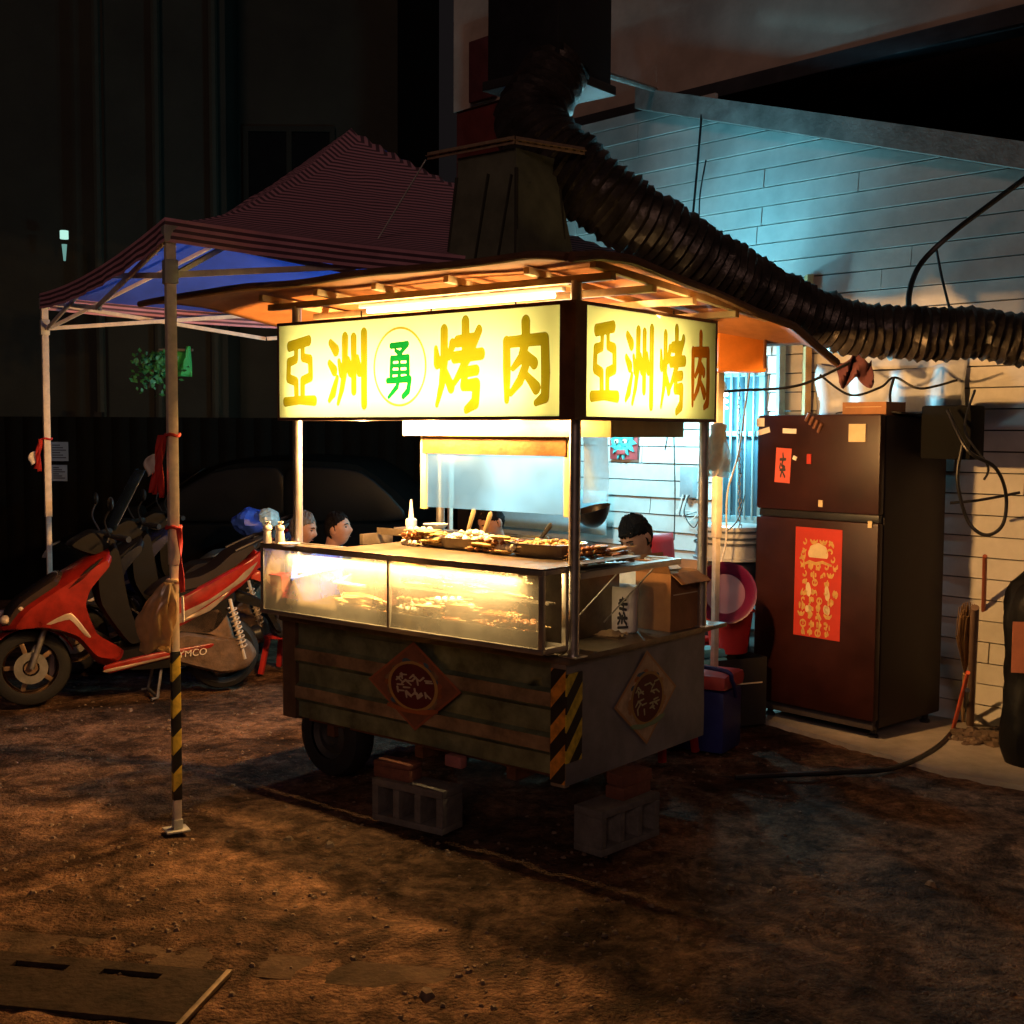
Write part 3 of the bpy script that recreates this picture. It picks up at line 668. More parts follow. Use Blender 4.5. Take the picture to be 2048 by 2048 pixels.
# smoke hood inside the cart
vinyl = bpy.data.materials.new('milky_vinyl'); vinyl.use_nodes = True
_n = vinyl.node_tree.nodes; _l = vinyl.node_tree.links; _n.remove(_n['Principled BSDF'])
_t = _n.new('ShaderNodeBsdfTransparent'); _t.inputs['Color'].default_value = (.55, .75, .80, 1)
_d = _n.new('ShaderNodeBsdfTranslucent'); _d.inputs['Color'].default_value = (.62, .80, .84, 1)
_g = _n.new('ShaderNodeBsdfGlossy'); _g.inputs['Roughness'].default_value = .3; _g.inputs['Color'].default_value = (.6, .75, .8, 1)
_no = _n.new('ShaderNodeTexNoise'); _no.inputs['Scale'].default_value = 3; _tc = _n.new('ShaderNodeTexCoord'); _l.new(_tc.outputs['Object'], _no.inputs['Vector'])
_mr = _n.new('ShaderNodeMapRange'); _mr.inputs['From Min'].default_value = .35; _mr.inputs['From Max'].default_value = .65; _mr.inputs['To Min'].default_value = .45; _mr.inputs['To Max'].default_value = .9; _l.new(_no.outputs['Fac'], _mr.inputs['Value'])
_x = _n.new('ShaderNodeMixShader'); _l.new(_mr.outputs[0], _x.inputs[0]); _l.new(_t.outputs[0], _x.inputs[1]); _l.new(_d.outputs[0], _x.inputs[2])
_y = _n.new('ShaderNodeMixShader'); _y.inputs[0].default_value = .12; _l.new(_x.outputs[0], _y.inputs[1]); _l.new(_g.outputs[0], _y.inputs[2]); _l.new(_y.outputs[0], _n['Material Output'].inputs[0])
HY = mat('hood_yellow_steel', (.72, .60, .30), .45, .25, .2, 6, .06, 40)
mb = MB(); mb.span((-1.318, .35, 1.70), (-.065, .362, 1.785), 0, .003); mb.span((-1.318, .363, 1.76), (-1.306, .95, 1.785)); mb.span((-.077, .363, 1.70), (-.065, .95, 1.785)); mb.span((-1.305, .363, 1.77), (-.078, .95, 1.785)); mb.span((-1.305, .938, 1.70), (-.078, .95, 1.769))
hd = mb.build('smoke_hood', HY, cart)
mb = MB(); mb.span((-1.25, .42, 1.612), (-.36, .428, 1.768), 0, .002); mb.build('baffle', mat('greasy_baffle', (.17, .075, .02), .5, .2, .5, 9, .2, 50), hd)
mb = MB(); mb.grid(lambda a, b: Vector((-1.235+a*.855, .440+.004*math.sin(a*8)*math.sin(b*6), 1.345+b*.268)), 20, 10); mb.build('splash_panel', vinyl, hd)
mb = MB(); mb.span((-1.275, .432, 1.335), (-1.236, .45, 1.768), 0, .003); mb.build('panel_frame', HY, hd)
mb = MB(); mb.span((-.379, .432, 1.335), (-.345, .45, 1.768), 0, .003); mb.build('panel_frame', HY, hd)
mb = MB(); mb.grid(lambda a, b: Vector((-.30+.006*math.sin(a*7+b*3), .47+a*.20, 1.40+b*.30)), 12, 8); mb.build('side_curtain', glassy('milky_plastic', .75, (.9, .95, 1), (.62, .74, .80), .04, .2, 5), hd, 60)
mb = MB(); mb.tube([(-1.15, .80, 1.745), (-.25, .80, 1.745)], .012, 10); mb.build('added_hood_tube', emis('added_hood_glow', (.75, .97, 1), 8), hd)  # added tube hidden in the hood, lights the splash panel from behind
o, z = area_light('added_hood_light', (0, 0, 0), (0, -.35, -1), .9, .03, 5, (.62, .93, 1.0)); o.parent = cart; o.location = (-.72, .80, 1.725); orient(o, (1, 0, 0), z)
# lamps under the roof
lampm = emis('warm_lamp', (1, .66, .26), 14)
WARM = (1, .50, .155)
for i, (x, y) in enumerate(((-1.38, .13), (-.92, .13), (-.42, .13), (-.15, .985))):
    mb = MB(); mb.lathe([(0, -.055), (.022, -.05), (.032, -.03), (.034, -.01), (.024, .02), (.014, .035), (.014, .045)], 14, Matrix.Translation((x, y, 1.845))); lp = mb.build('lamp_bulb', lampm, cart)
    mb = MB(); mb.tube([(x, y, 1.891), (x, y, 1.945)], .018, 10); mb.tube([(x, y, 1.945), (x, y, 2.30)], .004, 6); mb.build('lamp_socket', BLACK_P, lp)
    d = bpy.data.lights.new('warm_bulb', 'POINT' if i < 3 else 'SPOT'); d.energy = (195, 115, 32, 260)[i]; d.color = WARM; d.shadow_soft_size = .03
    o = bpy.data.objects.new('warm_bulb', d); COL.objects.link(o); o.parent = cart; o.location = (x, y+.005, 1.775 if i < 3 else 1.785)
    if i == 3:      # last bulb is added, its spot lights the fridge and wall beyond
        d.spot_size = R(84); d.spot_blend = .55
        tgt = Vector((2.45, 6.95, 1.25))-CART_O; tgt = Vector((tgt.dot(CX), tgt.dot(CY), 1.25))
        o.rotation_euler = (tgt-Vector(o.location)).to_track_quat('-Z', 'Y').to_euler()
mb = MB(); mb.tube([(-1.25, .05, 2.285), (-.15, .05, 2.285)], .012, 10); rtl = mb.build('added_roof_tube', emis('added_tube_glow', (1, .80, .42), 7), cart)  # added tube, brightens the tarp front and the beams
mb = MB(); mb.span((-1.3, .035, 2.299), (-.10, .065, 2.318), 0, .003); mb.build('added_batten', PLASTIC_W, rtl)
o, z = area_light('added_roof_glow', (0, 0, 0), (0, -.45, 1), 1.3, .03, 5.5, (1, .62, .24)); o.parent = cart; o.location = (-.72, .02, 2.268); orient(o, (1, 0, 0), z)
o, z = area_light('added_roof_glow', (0, 0, 0), (.6, .3, 1), .03, .8, 3, (1, .62, .24)); o.parent = cart; o.location = (-.02, .55, 2.26); orient(o, (0, 1, 0), z)  # added light for the tarp's right side, without a tube
# case strip lamp
mb = MB(); mb.tube([(-1.55, -.176, 1.160), (-.12, -.176, 1.160)], .006, 8); mb.build('case_lamp', emis('case_lamp_glow', (1, .72, .32), 5), case)
o, z = area_light('case_glow', (0, 0, 0), (0, .30, -1), 1.4, .012, 34, (1, .66, .28)); o.parent = cart; o.location = (-.83, -.172, 1.148); orient(o, (1, 0, 0), z)
# lit sign box, L-shaped round the near corner
sz0, sz1 = 1.785, 2.232
BRN = mat('sign_casing', (.10, .045, .022), .5, .2, .4, 12, .1, 60); WHITE_IN = mat('sign_inside_white', (.75, .75, .74), .8, 0, .02)
mb = MB()
fb, ff = .10, -.065
mb.span((-1.772, ff, sz1-.0), (.044, fb, sz1+.014)); mb.span((-1.772, ff, sz0-.014), (.044, fb, sz0)); mb.span((-.10, fb, sz1), (.044, 1.062, sz1+.014)); mb.span((-.10, fb, sz0-.014), (.044, 1.062, sz0))
mb.span((-1.772, ff, sz0), (-1.758, fb, sz1)); mb.span((-1.757, fb-.008, sz0), (-.10, fb, sz1)); mb.span((-.10, fb+.001, sz0), (-.092, 1.05, sz1)); mb.span((-.10, 1.05, sz0), (.044, 1.062, sz1))
mb.span((-.034, ff, sz0), (.044, ff+.012, sz1)); mb.span((.032, ff+.0125, sz0), (.044, .014, sz1))
sgn = mb.build('sign_box', BRN, cart)
mb = MB()
q = .0015
mb.span((-1.7575, ff+.003, sz1-.003), (.031, fb-.009, sz1-.001)); mb.span((-1.7575, ff+.003, sz0+.001), (.031, fb-.009, sz0+.003)); mb.span((-1.756, fb-.0105, sz0+.003), (-.09, fb-.009, sz1-.003))
mb.span((-.0915, fb, sz0+.004), (-.090, 1.049, sz1-.004)); mb.span((-.089, fb, sz1-.003), (.031, 1.049, sz1-.001)); mb.span((-.089, fb, sz0+.001), (.031, 1.049, sz0+.003)); mb.span((-1.7565, ff+.004, sz0+.004), (-1.755, fb-.011, sz1-.004))
mb.build('reflector', WHITE_IN, sgn, 0)
h_ = sz1-sz0
facem = transl('sign_acrylic', (1, .86, .21), .92)
mb = MB(); mb.grid(lambda a, b: Vector((-1.757+1.7225*a, ff+.001, sz0+.0005+(h_-.001)*b)), 2, 2); mb.build('sign_face', facem, sgn, 0)
mb = MB(); mb.grid(lambda a, b: Vector((.0415, .0145+1.035*a, sz0+.0005+(h_-.001)*b)), 2, 2); mb.build('sign_face', facem, sgn, 0)
ORANGE_F = film('orange_vinyl', (.28, .21, .016)); DIM_F = film('dim_light_vinyl', (.46, .12, .012)); GREEN_F = film('green_vinyl', (.004, .15, .05)); RING_F = film('ring_vinyl', (.36, .27, .05))  # redder film paints in the dimmer light on the last letter
def lett(ch, x, wd, zb, ht, side, m):
    bold = 1.12 if ch == '勇' else 1.42
    mb = MB()
    if side == 0: put_glyph(mb, GLY[ch], (x, ff-.001, sz0+zb), (1, 0, 0), (0, 0, 1), wd, ht, 0, 110, bold)
    else: put_glyph(mb, GLY[ch], (.0455, x, sz0+zb), (0, 1, 0), (0, 0, 1), wd, ht, 0, 110, bold)
    mb.build('lettering', m, sgn, 0, fix=False)
lett('亞', -1.725, .235, .05, .335, 0, ORANGE_F); lett('洲', -1.40, .275, .045, .35, 0, ORANGE_F); lett('勇', -1.025, .19, .085, .255, 0, GREEN_F)
lett('烤', -.725, .285, .03, .38, 0, ORANGE_F); lett('肉', -.345, .275, .055, .345, 0, ORANGE_F)
mb = MB(); put_glyph(mb, [('ring', .5, .5, .46, .48, .014)], (-1.105, ff-.001, sz0+.045), (1, 0, 0), (0, 0, 1), .35, .36, 0, 120); mb.build('lettering_ring', RING_F, sgn, 0, fix=False)
lett('亞', .035, .205, .055, .335, 1, ORANGE_F); lett('洲', .29, .23, .04, .35, 1, ORANGE_F); lett('烤', .555, .215, .03, .37, 1, ORANGE_F); lett('肉', .815, .185, .055, .34, 1, DIM_F)
SIGNC = (1, .95, .90)
for (zz, pw) in ((1.90, 7.4), (2.07, 3.5)):
    o, z = area_light('sign_tube', (0, 0, 0), (0, -1, 0), 1.45, .03, pw, SIGNC); o.parent = cart; o.location = (-.93, .08, zz); orient(o, (1, 0, 0), z)
    o, z = area_light('sign_tube', (0, 0, 0), (1, 0, 0), .03, .66, pw*.46, SIGNC); o.parent = cart; o.location = (-.083, .42, zz); orient(o, (0, 0, 1), z)
# roof frame and tarpaulin
def frz(y): return 2.335-.07*max(y, -.3)
BEAM = mat('pale_beam', (.62, .50, .30), .55, .1, .25, 8, .1, 50)
for y in (0.0, .30, .62, 1.0):
    mb = MB(); mb.bar((-1.9, y, frz(y)), (.18, y, frz(y)), .035, .03); mb.build('roof_beam', BEAM, cart)
for x in (.15, -.18, -.62, -1.06, -1.45, -1.85):
    mb = MB(); mb.bar((x, -.10, frz(-.10)+.032), (x, 1.35, frz(1.35)+.032), .03, .03); mb.build('roof_beam', BEAM, cart)
def tarp(a, b):
    x = -2.32+a*2.62; y = -.46+b*2.25
    z = frz(y)+.062 - .045*max(0, (-.08-y)/.38)
    ex = max(0, (x-.12)/.18); el = max(0, (-1.9-x)/.42); er = max(0, (y-1.3)/.5); ef = max(0, (-.30-y)/.16)
    z -= .085*ex**1.5*(.25+b) + .17*el**1.6*(.15+.8*b) + .10*er + .015*ef
    z += .012*noise.noise(Vector((x*2, y*2, 0)))+.004*math.sin(x*7.1)*max(ef, .15)
    return Vector((x, y, z))
TARP = mat('brown_tarpaulin', (.36, .15, .05), .75, 0, .4, 4, .15, 30)
mb = MB(); mb.grid(tarp, 60, 50); tp = mb.build('roof_tarpaulin', TARP, cart, 60)
sm = tp.modifiers.new('solid', 'SOLIDIFY'); sm.thickness = .006; sm.offset = 1
mb = MB(); mb.tube([tarp(i/60, 0)+Vector((0, -.012, .004)) for i in range(61)], .016, 8); mb.tube([tarp(1, i/50)+Vector((.012, 0, .004)) for i in range(51)], .02, 8)
mb.build('tarp_hem', mat('hem_dark', (.14, .065, .028), .7, 0, .4, 12), cart)
# sheet metal smoke hopper on the roof
hop = mat('hopper_sheet', (.15, .16, .11), .55, .3, .4, 4, .12, 30)
def rect(x0, x1, y0, y1, z): return [Vector((x0, y0, z)), Vector((x1, y0, z)), Vector((x1, y1, z)), Vector((x0, y1, z))]
mb = MB(); mb.loft([rect(-1.08, -.58, .33, .87, frz(.5)+.07), rect(-1.04, -.60, .36, .82, 2.50), rect(-1.00, -.64, .40, .72, 2.93), rect(-1.00, -.64, .40, .72, 3.02)], 0)
hp = mb.build('smoke_hopper', hop, cart, 20)
for (x, y) in ((-1.002, .398), (-.638, .398), (-.638, .722)):
    mb = MB(); mb.bar((x*1.0+(-.04 if x < -.8 else .03), y-.035*(1 if y < .5 else -1), 2.44), (x, y, 2.93), .014, .014); mb.build('seam', mat('seam_dark', (.05, .05, .035), .6, .3), hp)
mb = MB(); mb.bar((-.86, .352, 2.45), (-.80, .392, 2.92), .02, .006); mb.build('seam', MATS['seam_dark'], hp)
mb = MB(); mb.bar((-.72, .352, 2.45), (-.66, .392, 2.90), .02, .006)
mb.build('seam', mat('seam_dark', (.05, .05, .035), .6, .3), hp)
ang = mat('slotted_angle', (.40, .28, .18), .5, .4, .3, 30)
for (p, q_) in (((-1.16, .36, 3.045), (-.62, .36, 3.045)), ((-.62, .37, 3.045), (-.50, .74, 3.045))):
    mb = MB(); mb.bar(p, q_, .035, .004, 0, (0, 0, 1)); mb.bar(p, q_, .004, .036, 0, (0, 0, 1))
    ab_ = mb.build('slotted_angle', ang, hp)
    mb = MB(); p = Vector(p); q_ = Vector(q_)
    for k in range(9):
        c = p.lerp(q_, (k+.5)/9); dd = (q_-p).normalized(); nn = Vector((dd.y, -dd.x, 0)); mb.box(c+nn*.0035, (.016, .003, .012), Matrix((dd, nn, Vector((0, 0, 1)))).transposed())
    mb.build('slot', BLACK_P, ab_)
mb = MB(); mb.tube([cw(-1.25, -.05, 0), cw(-1.25, -.05, 0)], .001) if False else None
mb = MB(); mb.tube([(-1.35, .02, 2.40), (-1.17, .36, 3.03)], .004, 6); mb.build('guy_wire', STEEL_D, hp)

# blocks the cart stands on
def brick(label, P, rz, z, dim=(.20, .095, .053), nm='brick'):
    mb = MB(); mb.box((0, 0, dim[2]/2), dim, None, 0, .006)
    return single(nm, mb, mat('old_brick', (.17, .065, .04), .85, 0, .4, 15, .4, 60), label, 'brick', (P.x, P.y, z), rz, 'bricks propping the cart')
def hollow_block(label, P, rz):
    mb = MB(); l2, w2, h2 = .39, .15, .188
    mb.span((-l2/2, -w2/2, 0), (l2/2, -w2/2+.026, h2)); mb.span((-l2/2, w2/2-.026, 0), (l2/2, w2/2, h2))
    mb = MB()   # cells open to the side: two long slabs and four webs
    mb.span((-l2/2, -w2/2, 0), (l2/2, w2/2, .03), 0, .004); mb.span((-l2/2, -w2/2, h2-.032), (l2/2, w2/2, h2), 0, .004)
    for k in range(4):
        x = -l2/2+.017+k*(l2-.034)/3; mb.span((x-.017, -w2/2+.001, .0305), (x+.017, w2/2-.001, h2-.0325), 0, .004)
    return single('hollow_block', mb, mat('grey_cement_block', (.14, .13, .12), .9, 0, .35, 14, .4, 60), label, 'cement block', (P.x, P.y, 0), rz, 'cement blocks under the cart')
ya = math.atan2(.271, .26)
c1 = Vector((.505, 4.91, 0))+Vector((-.72, .69, 0))*.075
hollow_block('grey hollow cement block under the emblem end of the cart', c1, ya)
b1 = Vector((.50, 5.02, 0))
brick('red brick lying directly on the block under the emblem end', b1, ya+.06, .1882); brick('red brick just below the emblem end panel, topmost of its stack', b1+Vector((.005, .006, 0)), ya-.07, .2414, (.19, .09, .05))
yb = math.atan2(-.207, .312)
c2 = Vector((-.455, 5.127, 0))+Vector((.55, .83, 0))*.08
hollow_block('dark hollow cement block under the ribbed front of the cart', c2, yb)
for i, (z, lab) in enumerate(((.1882, 'red brick lying directly on the block under the ribbed front'), (.2414, 'red brick just below the ribbed front, topmost of its stack'))):
    brick(lab, c2+Vector((-.09, .06, 0)), yb+.05*i, z, (.20, .095, .053 if i == 0 else .022))

# ------------------------------------------------------------------ flexible smoke duct
def duct(name, ctrl, rad, label, cat, ridge=.06, m=None, loc=None, n=20):
    pts = smoothpath(ctrl, 40); out = []; acc = 0; L = [0]
    for a, b in zip(pts[:-1], pts[1:]): acc += (b-a).length; L.append(acc)
    N = int(acc/.016); P = []; RR = []
    ctl = np.array([0]+[k for k in np.linspace(0, acc, len(rad))[1:]])
    for i in range(N+1):
        d = acc*i/N; j = min(len(pts)-2, max(0, int(np.searchsorted(L, d))-1)); f = (d-L[j])/max(1e-6, L[j+1]-L[j])
        p = pts[j].lerp(pts[j+1], f); r = float(np.interp(d, ctl, rad))
        r *= 1+(.055 if i % 3 == 0 else (-.045 if i % 3 == 1 else .0)) + .04*noise.noise(p*6) + .05*noise.noise(p*17)
        P.append(p+Vector((0, 0, .02*noise.noise(p*3)))); RR.append(r)
    mb = MB(); mb.tube(P, RR, n)
    for i, v in enumerate(mb.v):      # crumple
        v = Vector(v); d_ = .013*noise.noise(v*24)+.020*noise.noise(v*8); mb.v[i] = (v.x+d_, v.y+d_*.5, v.z+d_)
    o = mb.build(name, m, None, 30); tag(o, label, cat); return o
foil = mat('sooty_foil', (.065, .054, .048), .36, .5, .6, 7, .5, 30)
duct('smoke_duct', [at(1120, 130, 6.25), at(1085, 190, 6.15), at(1060, 245, 6.05), at(1110, 315, 5.98), at(1210, 395, 5.98), at(1320, 465, 6.03), at(1440, 540, 6.15), at(1560, 605, 6.3), at(1660, 645, 6.4), at(1780, 662, 6.42), at(1910, 668, 6.40), at(2010, 676, 6.36), at(2110, 690, 6.3)],
     [.155, .17, .182, .182, .175, .165, .155, .148, .142, .138, .138, .135, .135], 'fat crumpled flexible duct curving from the stack down over the fridge', 'duct', m=foil)
stk = thing('smoke_stack', 'square black sheet metal stack rising above the crumpled duct', 'chimney', at(1095, 120, 6.5))
mb = MB(); c = at(1100, 60, 6.4); 
mb.box((c.x, c.y, c.z+.55), (.46, .46, 1.75), Matrix.Rotation(CART_ROT, 3, 'Z'), 0, .01)
mb.build('shaft', mat('black_stack_sheet', (.022, .022, .026), .5, .3, .3), stk, world=True)
mb = MB(); mb.box((c.x, c.y, c.z-.30), (.50, .50, .05), Matrix.Rotation(CART_ROT, 3, 'Z'), 0, .008); mb.build('flange', mat('dark_flange', (.05, .045, .045), .5, .4), stk, world=True)
mb = MB(); p0 = at(1232, 200, 8.2); mb.tube([(c.x+.2, c.y+.15, c.z-.15), tuple(wl(2.3, .02, 4.2))], .02, 8); mb.build('stay_rod', STEEL_D, stk, world=True)

# ------------------------------------------------------------------ things on the cart
FOOD_B = mat('grilled_brown_meat', (.30, .11, .03), .4, 0, .8, 45, .3, 120)
FOOD_Y = mat('pale_tofu_skewer', (.58, .38, .12), .5, 0, .55, 45, .3, 120)
FOOD_W = mat('white_fish_ball', (.80, .74, .58), .45, 0, .2, 40)
STICK = mat('bamboo_stick', (.62, .46, .22), .6)
def skewer(kind):
    mb = MB(); mb.tube([(-.11, 0, .0), (.09, 0, .0)], .0022, 6, 1)
    if kind == 0:
        for k in range(4): mb.ball((-.05+k*.037, 0, 0), (.017, .014, .011), 9, 0, None, .18)
    elif kind == 1:
        for k in range(4): mb.ball((-.05+k*.034, 0, 0), .0155, 10, 0, None, .04)
    else:
        mb.loft([[Vector((x, math.cos(a)*w_, math.sin(a)*h2)) for a in np.linspace(0, 6.283, 9)[:-1]] for x, w_, h2 in ((-.06, .006, .004), (-.045, .018, .009), (0, .021, .010), (.05, .018, .009), (.07, .006, .004))])
    return mb.build('skewer', [(FOOD_B, FOOD_W, FOOD_Y)[kind], STICK], None, 50)
proto = [skewer(k) for k in range(3)]
used = [False]*3
def put_skewer(kind, P, rz, tilt, label, group):
    if not used[kind]: o = proto[kind]; used[kind] = True
    else: o = proto[kind].copy(); COL.objects.link(o)
    o.location = P; o.rotation_euler = (random.uniform(-.3, .3), tilt, rz); o.name = 'skewer'
    tag(o, label, 'skewer', group)
ztop = 1.180
def pile(cx, cy, kinds, n, label, group, z0, spread=(.09, .05), base=0., w2=.10):
    for i in range(n):
        lay = i//5; P = cw(cx+random.uniform(-1, 1)*spread[0], cy+((i % 5)-2)*spread[1]/2.2, z0+.013+lay*.021)
        put_skewer(kinds[i % len(kinds)], P, CART_ROT+math.pi+base+random.uniform(-.35, .35), random.uniform(-.1, .1), label, group)
pile(-1.00, .20, (1, 2, 0, 2), 17, 'pale grilled skewer in the leftmost pile on the steel top', 'skewers in the left pile', ztop)
pile(-.52, .16, (2, 0, 1), 16, 'yellow skewer in the pile between the two steel basins', 'skewers in the middle pile', ztop)
pile(-.12, .34, (0, 0, 2), 18, 'brown grilled skewer on the folding shelf beside the near post', 'skewers on the folding shelf', 1.147, (.03, .16), 1.5)
def tray(x, y, z, lx, ly, h2, label, rz=0, m=STEEL_DULL):
    mb = MB(); n = 24
    def ring(sx, sy, zz): return [Vector((math.copysign(abs(math.cos(a))**.6, math.cos(a))*sx, math.copysign(abs(math.sin(a))**.6, math.sin(a))*sy, zz)) for a in np.linspace(0, 6.2832, n+1)[:-1]]
    mb.loft([ring(lx*.9, ly*.86, 0), ring(lx, ly, h2), ring(lx*1.05, ly*1.06, h2), ring(lx*1.05, ly*1.06, h2-.003), ring(lx*1.01, ly*1.01, h2-.004), ring(lx*.985, ly*.98, h2), ring(lx*.88, ly*.84, .004)])
    P = cw(x, y, z); return single('food_tray', mb, m, label, 'food tray', (P.x, P.y, P.z), CART_ROT+rz, 'steel food trays on the cart top')
tray(-.76, .24, ztop, .155, .11, .055, 'steel tray heaped with white food, the left one on the work top'); tray(-.30, .22, ztop, .155, .12, .06, 'steel tray with pale food, the right one near the post', .1)
def heap(x, y, z, lx, ly, h2, m, label, rz=0, nm='food_heap', n=70, s=(.014, .022), cat='food'):
    mb = MB()
    for i in range(n):
        a = random.random()*6.283; r = math.sqrt(random.random()); zz = (1-r*r)*h2*random.random()
        mb.ball((lx*r*math.cos(a), ly*r*math.sin(a), zz+s[0]), (random.uniform(*s), random.uniform(*s), random.uniform(*s)*.7), 8, 0, None, .15)
    P = cw(x, y, z); o = single(nm, mb, m, label, cat, (P.x, P.y, P.z), CART_ROT+rz); o['kind'] = 'stuff'; return o
heap(-.76, .24, ztop+.03, .13, .09, .045, FOOD_W, 'white cooked pieces heaped in the left steel tray'); heap(-.30, .22, ztop+.03, .13, .10, .03, FOOD_Y, 'pale cooked pieces lying in the right steel tray')
# rear ledge: squeeze bottle, bowl, tongs and brush
P = cw(-1.42, .60, 1.195+.01)
mb = MB(); mb.span((-.16, -.05, -.012), (.20, .06, -.001), 0, .002); mb.build('ledge', STEEL, cart).location = (-1.42, .60, 1.217)
mb = MB(); mb.lathe([(0, 0), (.028, 0), (.030, .008), (.030, .042), (.022, .05), (.014, .052), (.011, .09), (.006, .135), (.004, .15), (0, .15)], 18)
single('squeeze_bottle', mb, PLASTIC_W, 'white squeeze bottle with long pointed nozzle on the rear ledge', 'sauce bottle', cw(-1.50, .60, 1.216))
mb = MB(); mb.lathe([(0, 0), (.035, 0), (.055, .014), (.066, .03), (.062, .03), (.05, .016), (.03, .006), (0, .005)], 22)
single('bowl', mb, PLASTIC_W, 'small white bowl beside the squeeze bottle', 'bowl', cw(-1.33, .605, 1.216))
pot = MB(); pot.lathe([(0, 0), (.09, 0), (.10, .085), (.103, .085), (.103, .08), (.093, .004), (0, .004)], 26)
for x, y, lab in ((-1.05, .56, 'round steel sauce pot behind the left tray, holding wooden handled tools'), (-.70, .575, 'round steel sauce pot behind the middle skewers, holding a brush')):
    single('sauce_pot', pot, STEEL_DULL, lab, 'pot', cw(x, y, 1.132), 0, 'sauce pots on the rear ledge')
for x, y, lx, ln, nm, lab in ((-1.10, .56, .35, .22, 'wooden_spoon', 'wooden handled ladle leaning left of the pair in the sauce pot'), (-.99, .55, .40, .21, 'wooden_spoon', 'wooden handled ladle leaning right of the pair in the sauce pot'), (-.68, .57, .7, .2, 'sauce_brush', 'dark handled sauce brush leaning out of the second pot')):
    mb = MB(); mb.loft([[Vector((math.cos(a)*r_, math.sin(a)*r_*.6, z)) for a in np.linspace(0, 6.283, 11)[:-1]] for z, r_ in ((0, .004), (.09, .005), (.10, .011), (.15, .013), (ln-.015, .014), (ln, .006))])
    single(nm, mb, WOOD if nm != 'sauce_brush' else mat('dark_handle', (.06, .05, .05), .5), lab, 'ladle' if nm != 'sauce_brush' else 'brush', cw(x, y, 1.137), 0, None, 40, (0, lx, CART_ROT))
# shakers on the case
for px, nm in ((535, 'left'), (560, 'right')):
    q = G(px, 1086, ztop); mb = MB(); mb.lathe([(0, 0), (.022, 0), (.023, .01), (.020, .04), (.019, .055), (.017, .06), (.022, .066), (.022, .078), (.016, .086), (0, .088)], 18)
    sk = thing('shaker', 'white seasoning shaker on the case corner, the %s one of two' % nm, 'shaker', q, 0, 'shakers on the display case')
    mb.build('bottle', PLASTIC_W, sk); mb = MB(); mb.tube([(-.002, 0, .088), (-.004, 0, .098), (.016, -.01, .102)], [.008, .007, .005], 8); mb.build('spout', PLASTIC_W, sk)
q = G(578, 1092, ztop); mb = MB(); mb.lathe([(0, 0), (.03, 0), (.05, .012), (.052, .014), (.05, .015), (.03, .004), (0, .004)], 20); single('saucer', mb, PLASTIC_W, 'small white saucer beside the left post on the case top', 'saucer', q)
# inside the case
def ctub(label, X, y, z, lx, ly, h2, m, rz, tilt, nm='plastic_basket', cat='basket', pre=0):
    mb = MB(); t = .004
    a = [(-lx/2*.86, -ly/2*.86, 0), (lx/2*.86, -ly/2*.86, 0), (lx/2*.86, ly/2*.86, 0), (-lx/2*.86, ly/2*.86, 0)]
    o = [(-lx/2, -ly/2, h2), (lx/2, -ly/2, h2), (lx/2, ly/2, h2), (-lx/2, ly/2, h2)]
    rm = [(x*1.07, y*1.12, h2) for x, y, _ in o]; rm2 = [(x*1.07, y*1.12, h2-.008) for x, y, _ in o]
    ii = [(x*.96, y*.94, h2) for x, y, _ in o]; ib = [(x*.96, y*.94, .005) for x, y, _ in a]
    mb.loft([[Matrix.Rotation(pre, 3, 'Z') @ Vector(p) for p in r_] for r_ in (a, o, rm2, rm, ii, ib)])
    P = cw(X, y, z); return single(nm, mb, m, label, cat, P, 0, None, 20, (tilt, 0, CART_ROT+rz))
ctub('blue plastic basket tilted at the left end of the display case', -1.52, .02, .945, .235, .235, .15, mat('blue_plastic', (.06, .16, .95), .35, 0, .15), 0, .38, pre=math.pi/4)
ctub('pale lilac plastic basket behind the tilted blue one', -1.23, .06, .87, .22, .20, .17, mat('lilac_plastic', (.62, .64, .98), .4, 0, .1), -.05, .25)
ctub('red plastic basket at the left end glass of the display case', -1.655, -.12, .855, .09, .12, .17, mat('red_plastic', (.55, .04, .05), .4, 0, .15), 0, 0)
zf = cz0+.009
for x, lab in ((-1.12, 'flat steel tray of yellow food in the left half of the case'), (-.62, 'flat steel tray of skewers in the middle of the right case half'), (-.26, 'flat steel tray at the right end of the case')):
    tray(x, -.118, zf, .16, .055, .06, lab)
pile(-1.12, -.118, (2, 2, 0), 20, 'yellow skewer lying in the left half of the display case', 'skewers in the left half of the case', zf+.04, (.10, .035))
pile(-.66, -.118, (2, 1, 0), 26, 'pale skewer lying in the middle tray of the display case', 'skewers in the middle of the case', zf+.04, (.15, .035))
pile(-.25, -.118, (0, 0), 20, 'dark brown skewer at the right end of the display case', 'skewers at the right of the case', zf+.04, (.10, .035))
pile(-.55, -.075, (2, 0), 22, 'skewer on the upper shelf of the display case', 'skewers on the upper shelf', 1.029, (.34, .015))
mb = MB(); mb.box((0, 0, .05), (.14, .06, .10), None, 0, .006); single('meat_box', mb, mat('brown_food_box', (.17, .075, .06), .6, 0, .4, 30), 'brown box standing behind the left glass by the lilac basket', 'box', cw(-1.02, -.075, .93), CART_ROT)
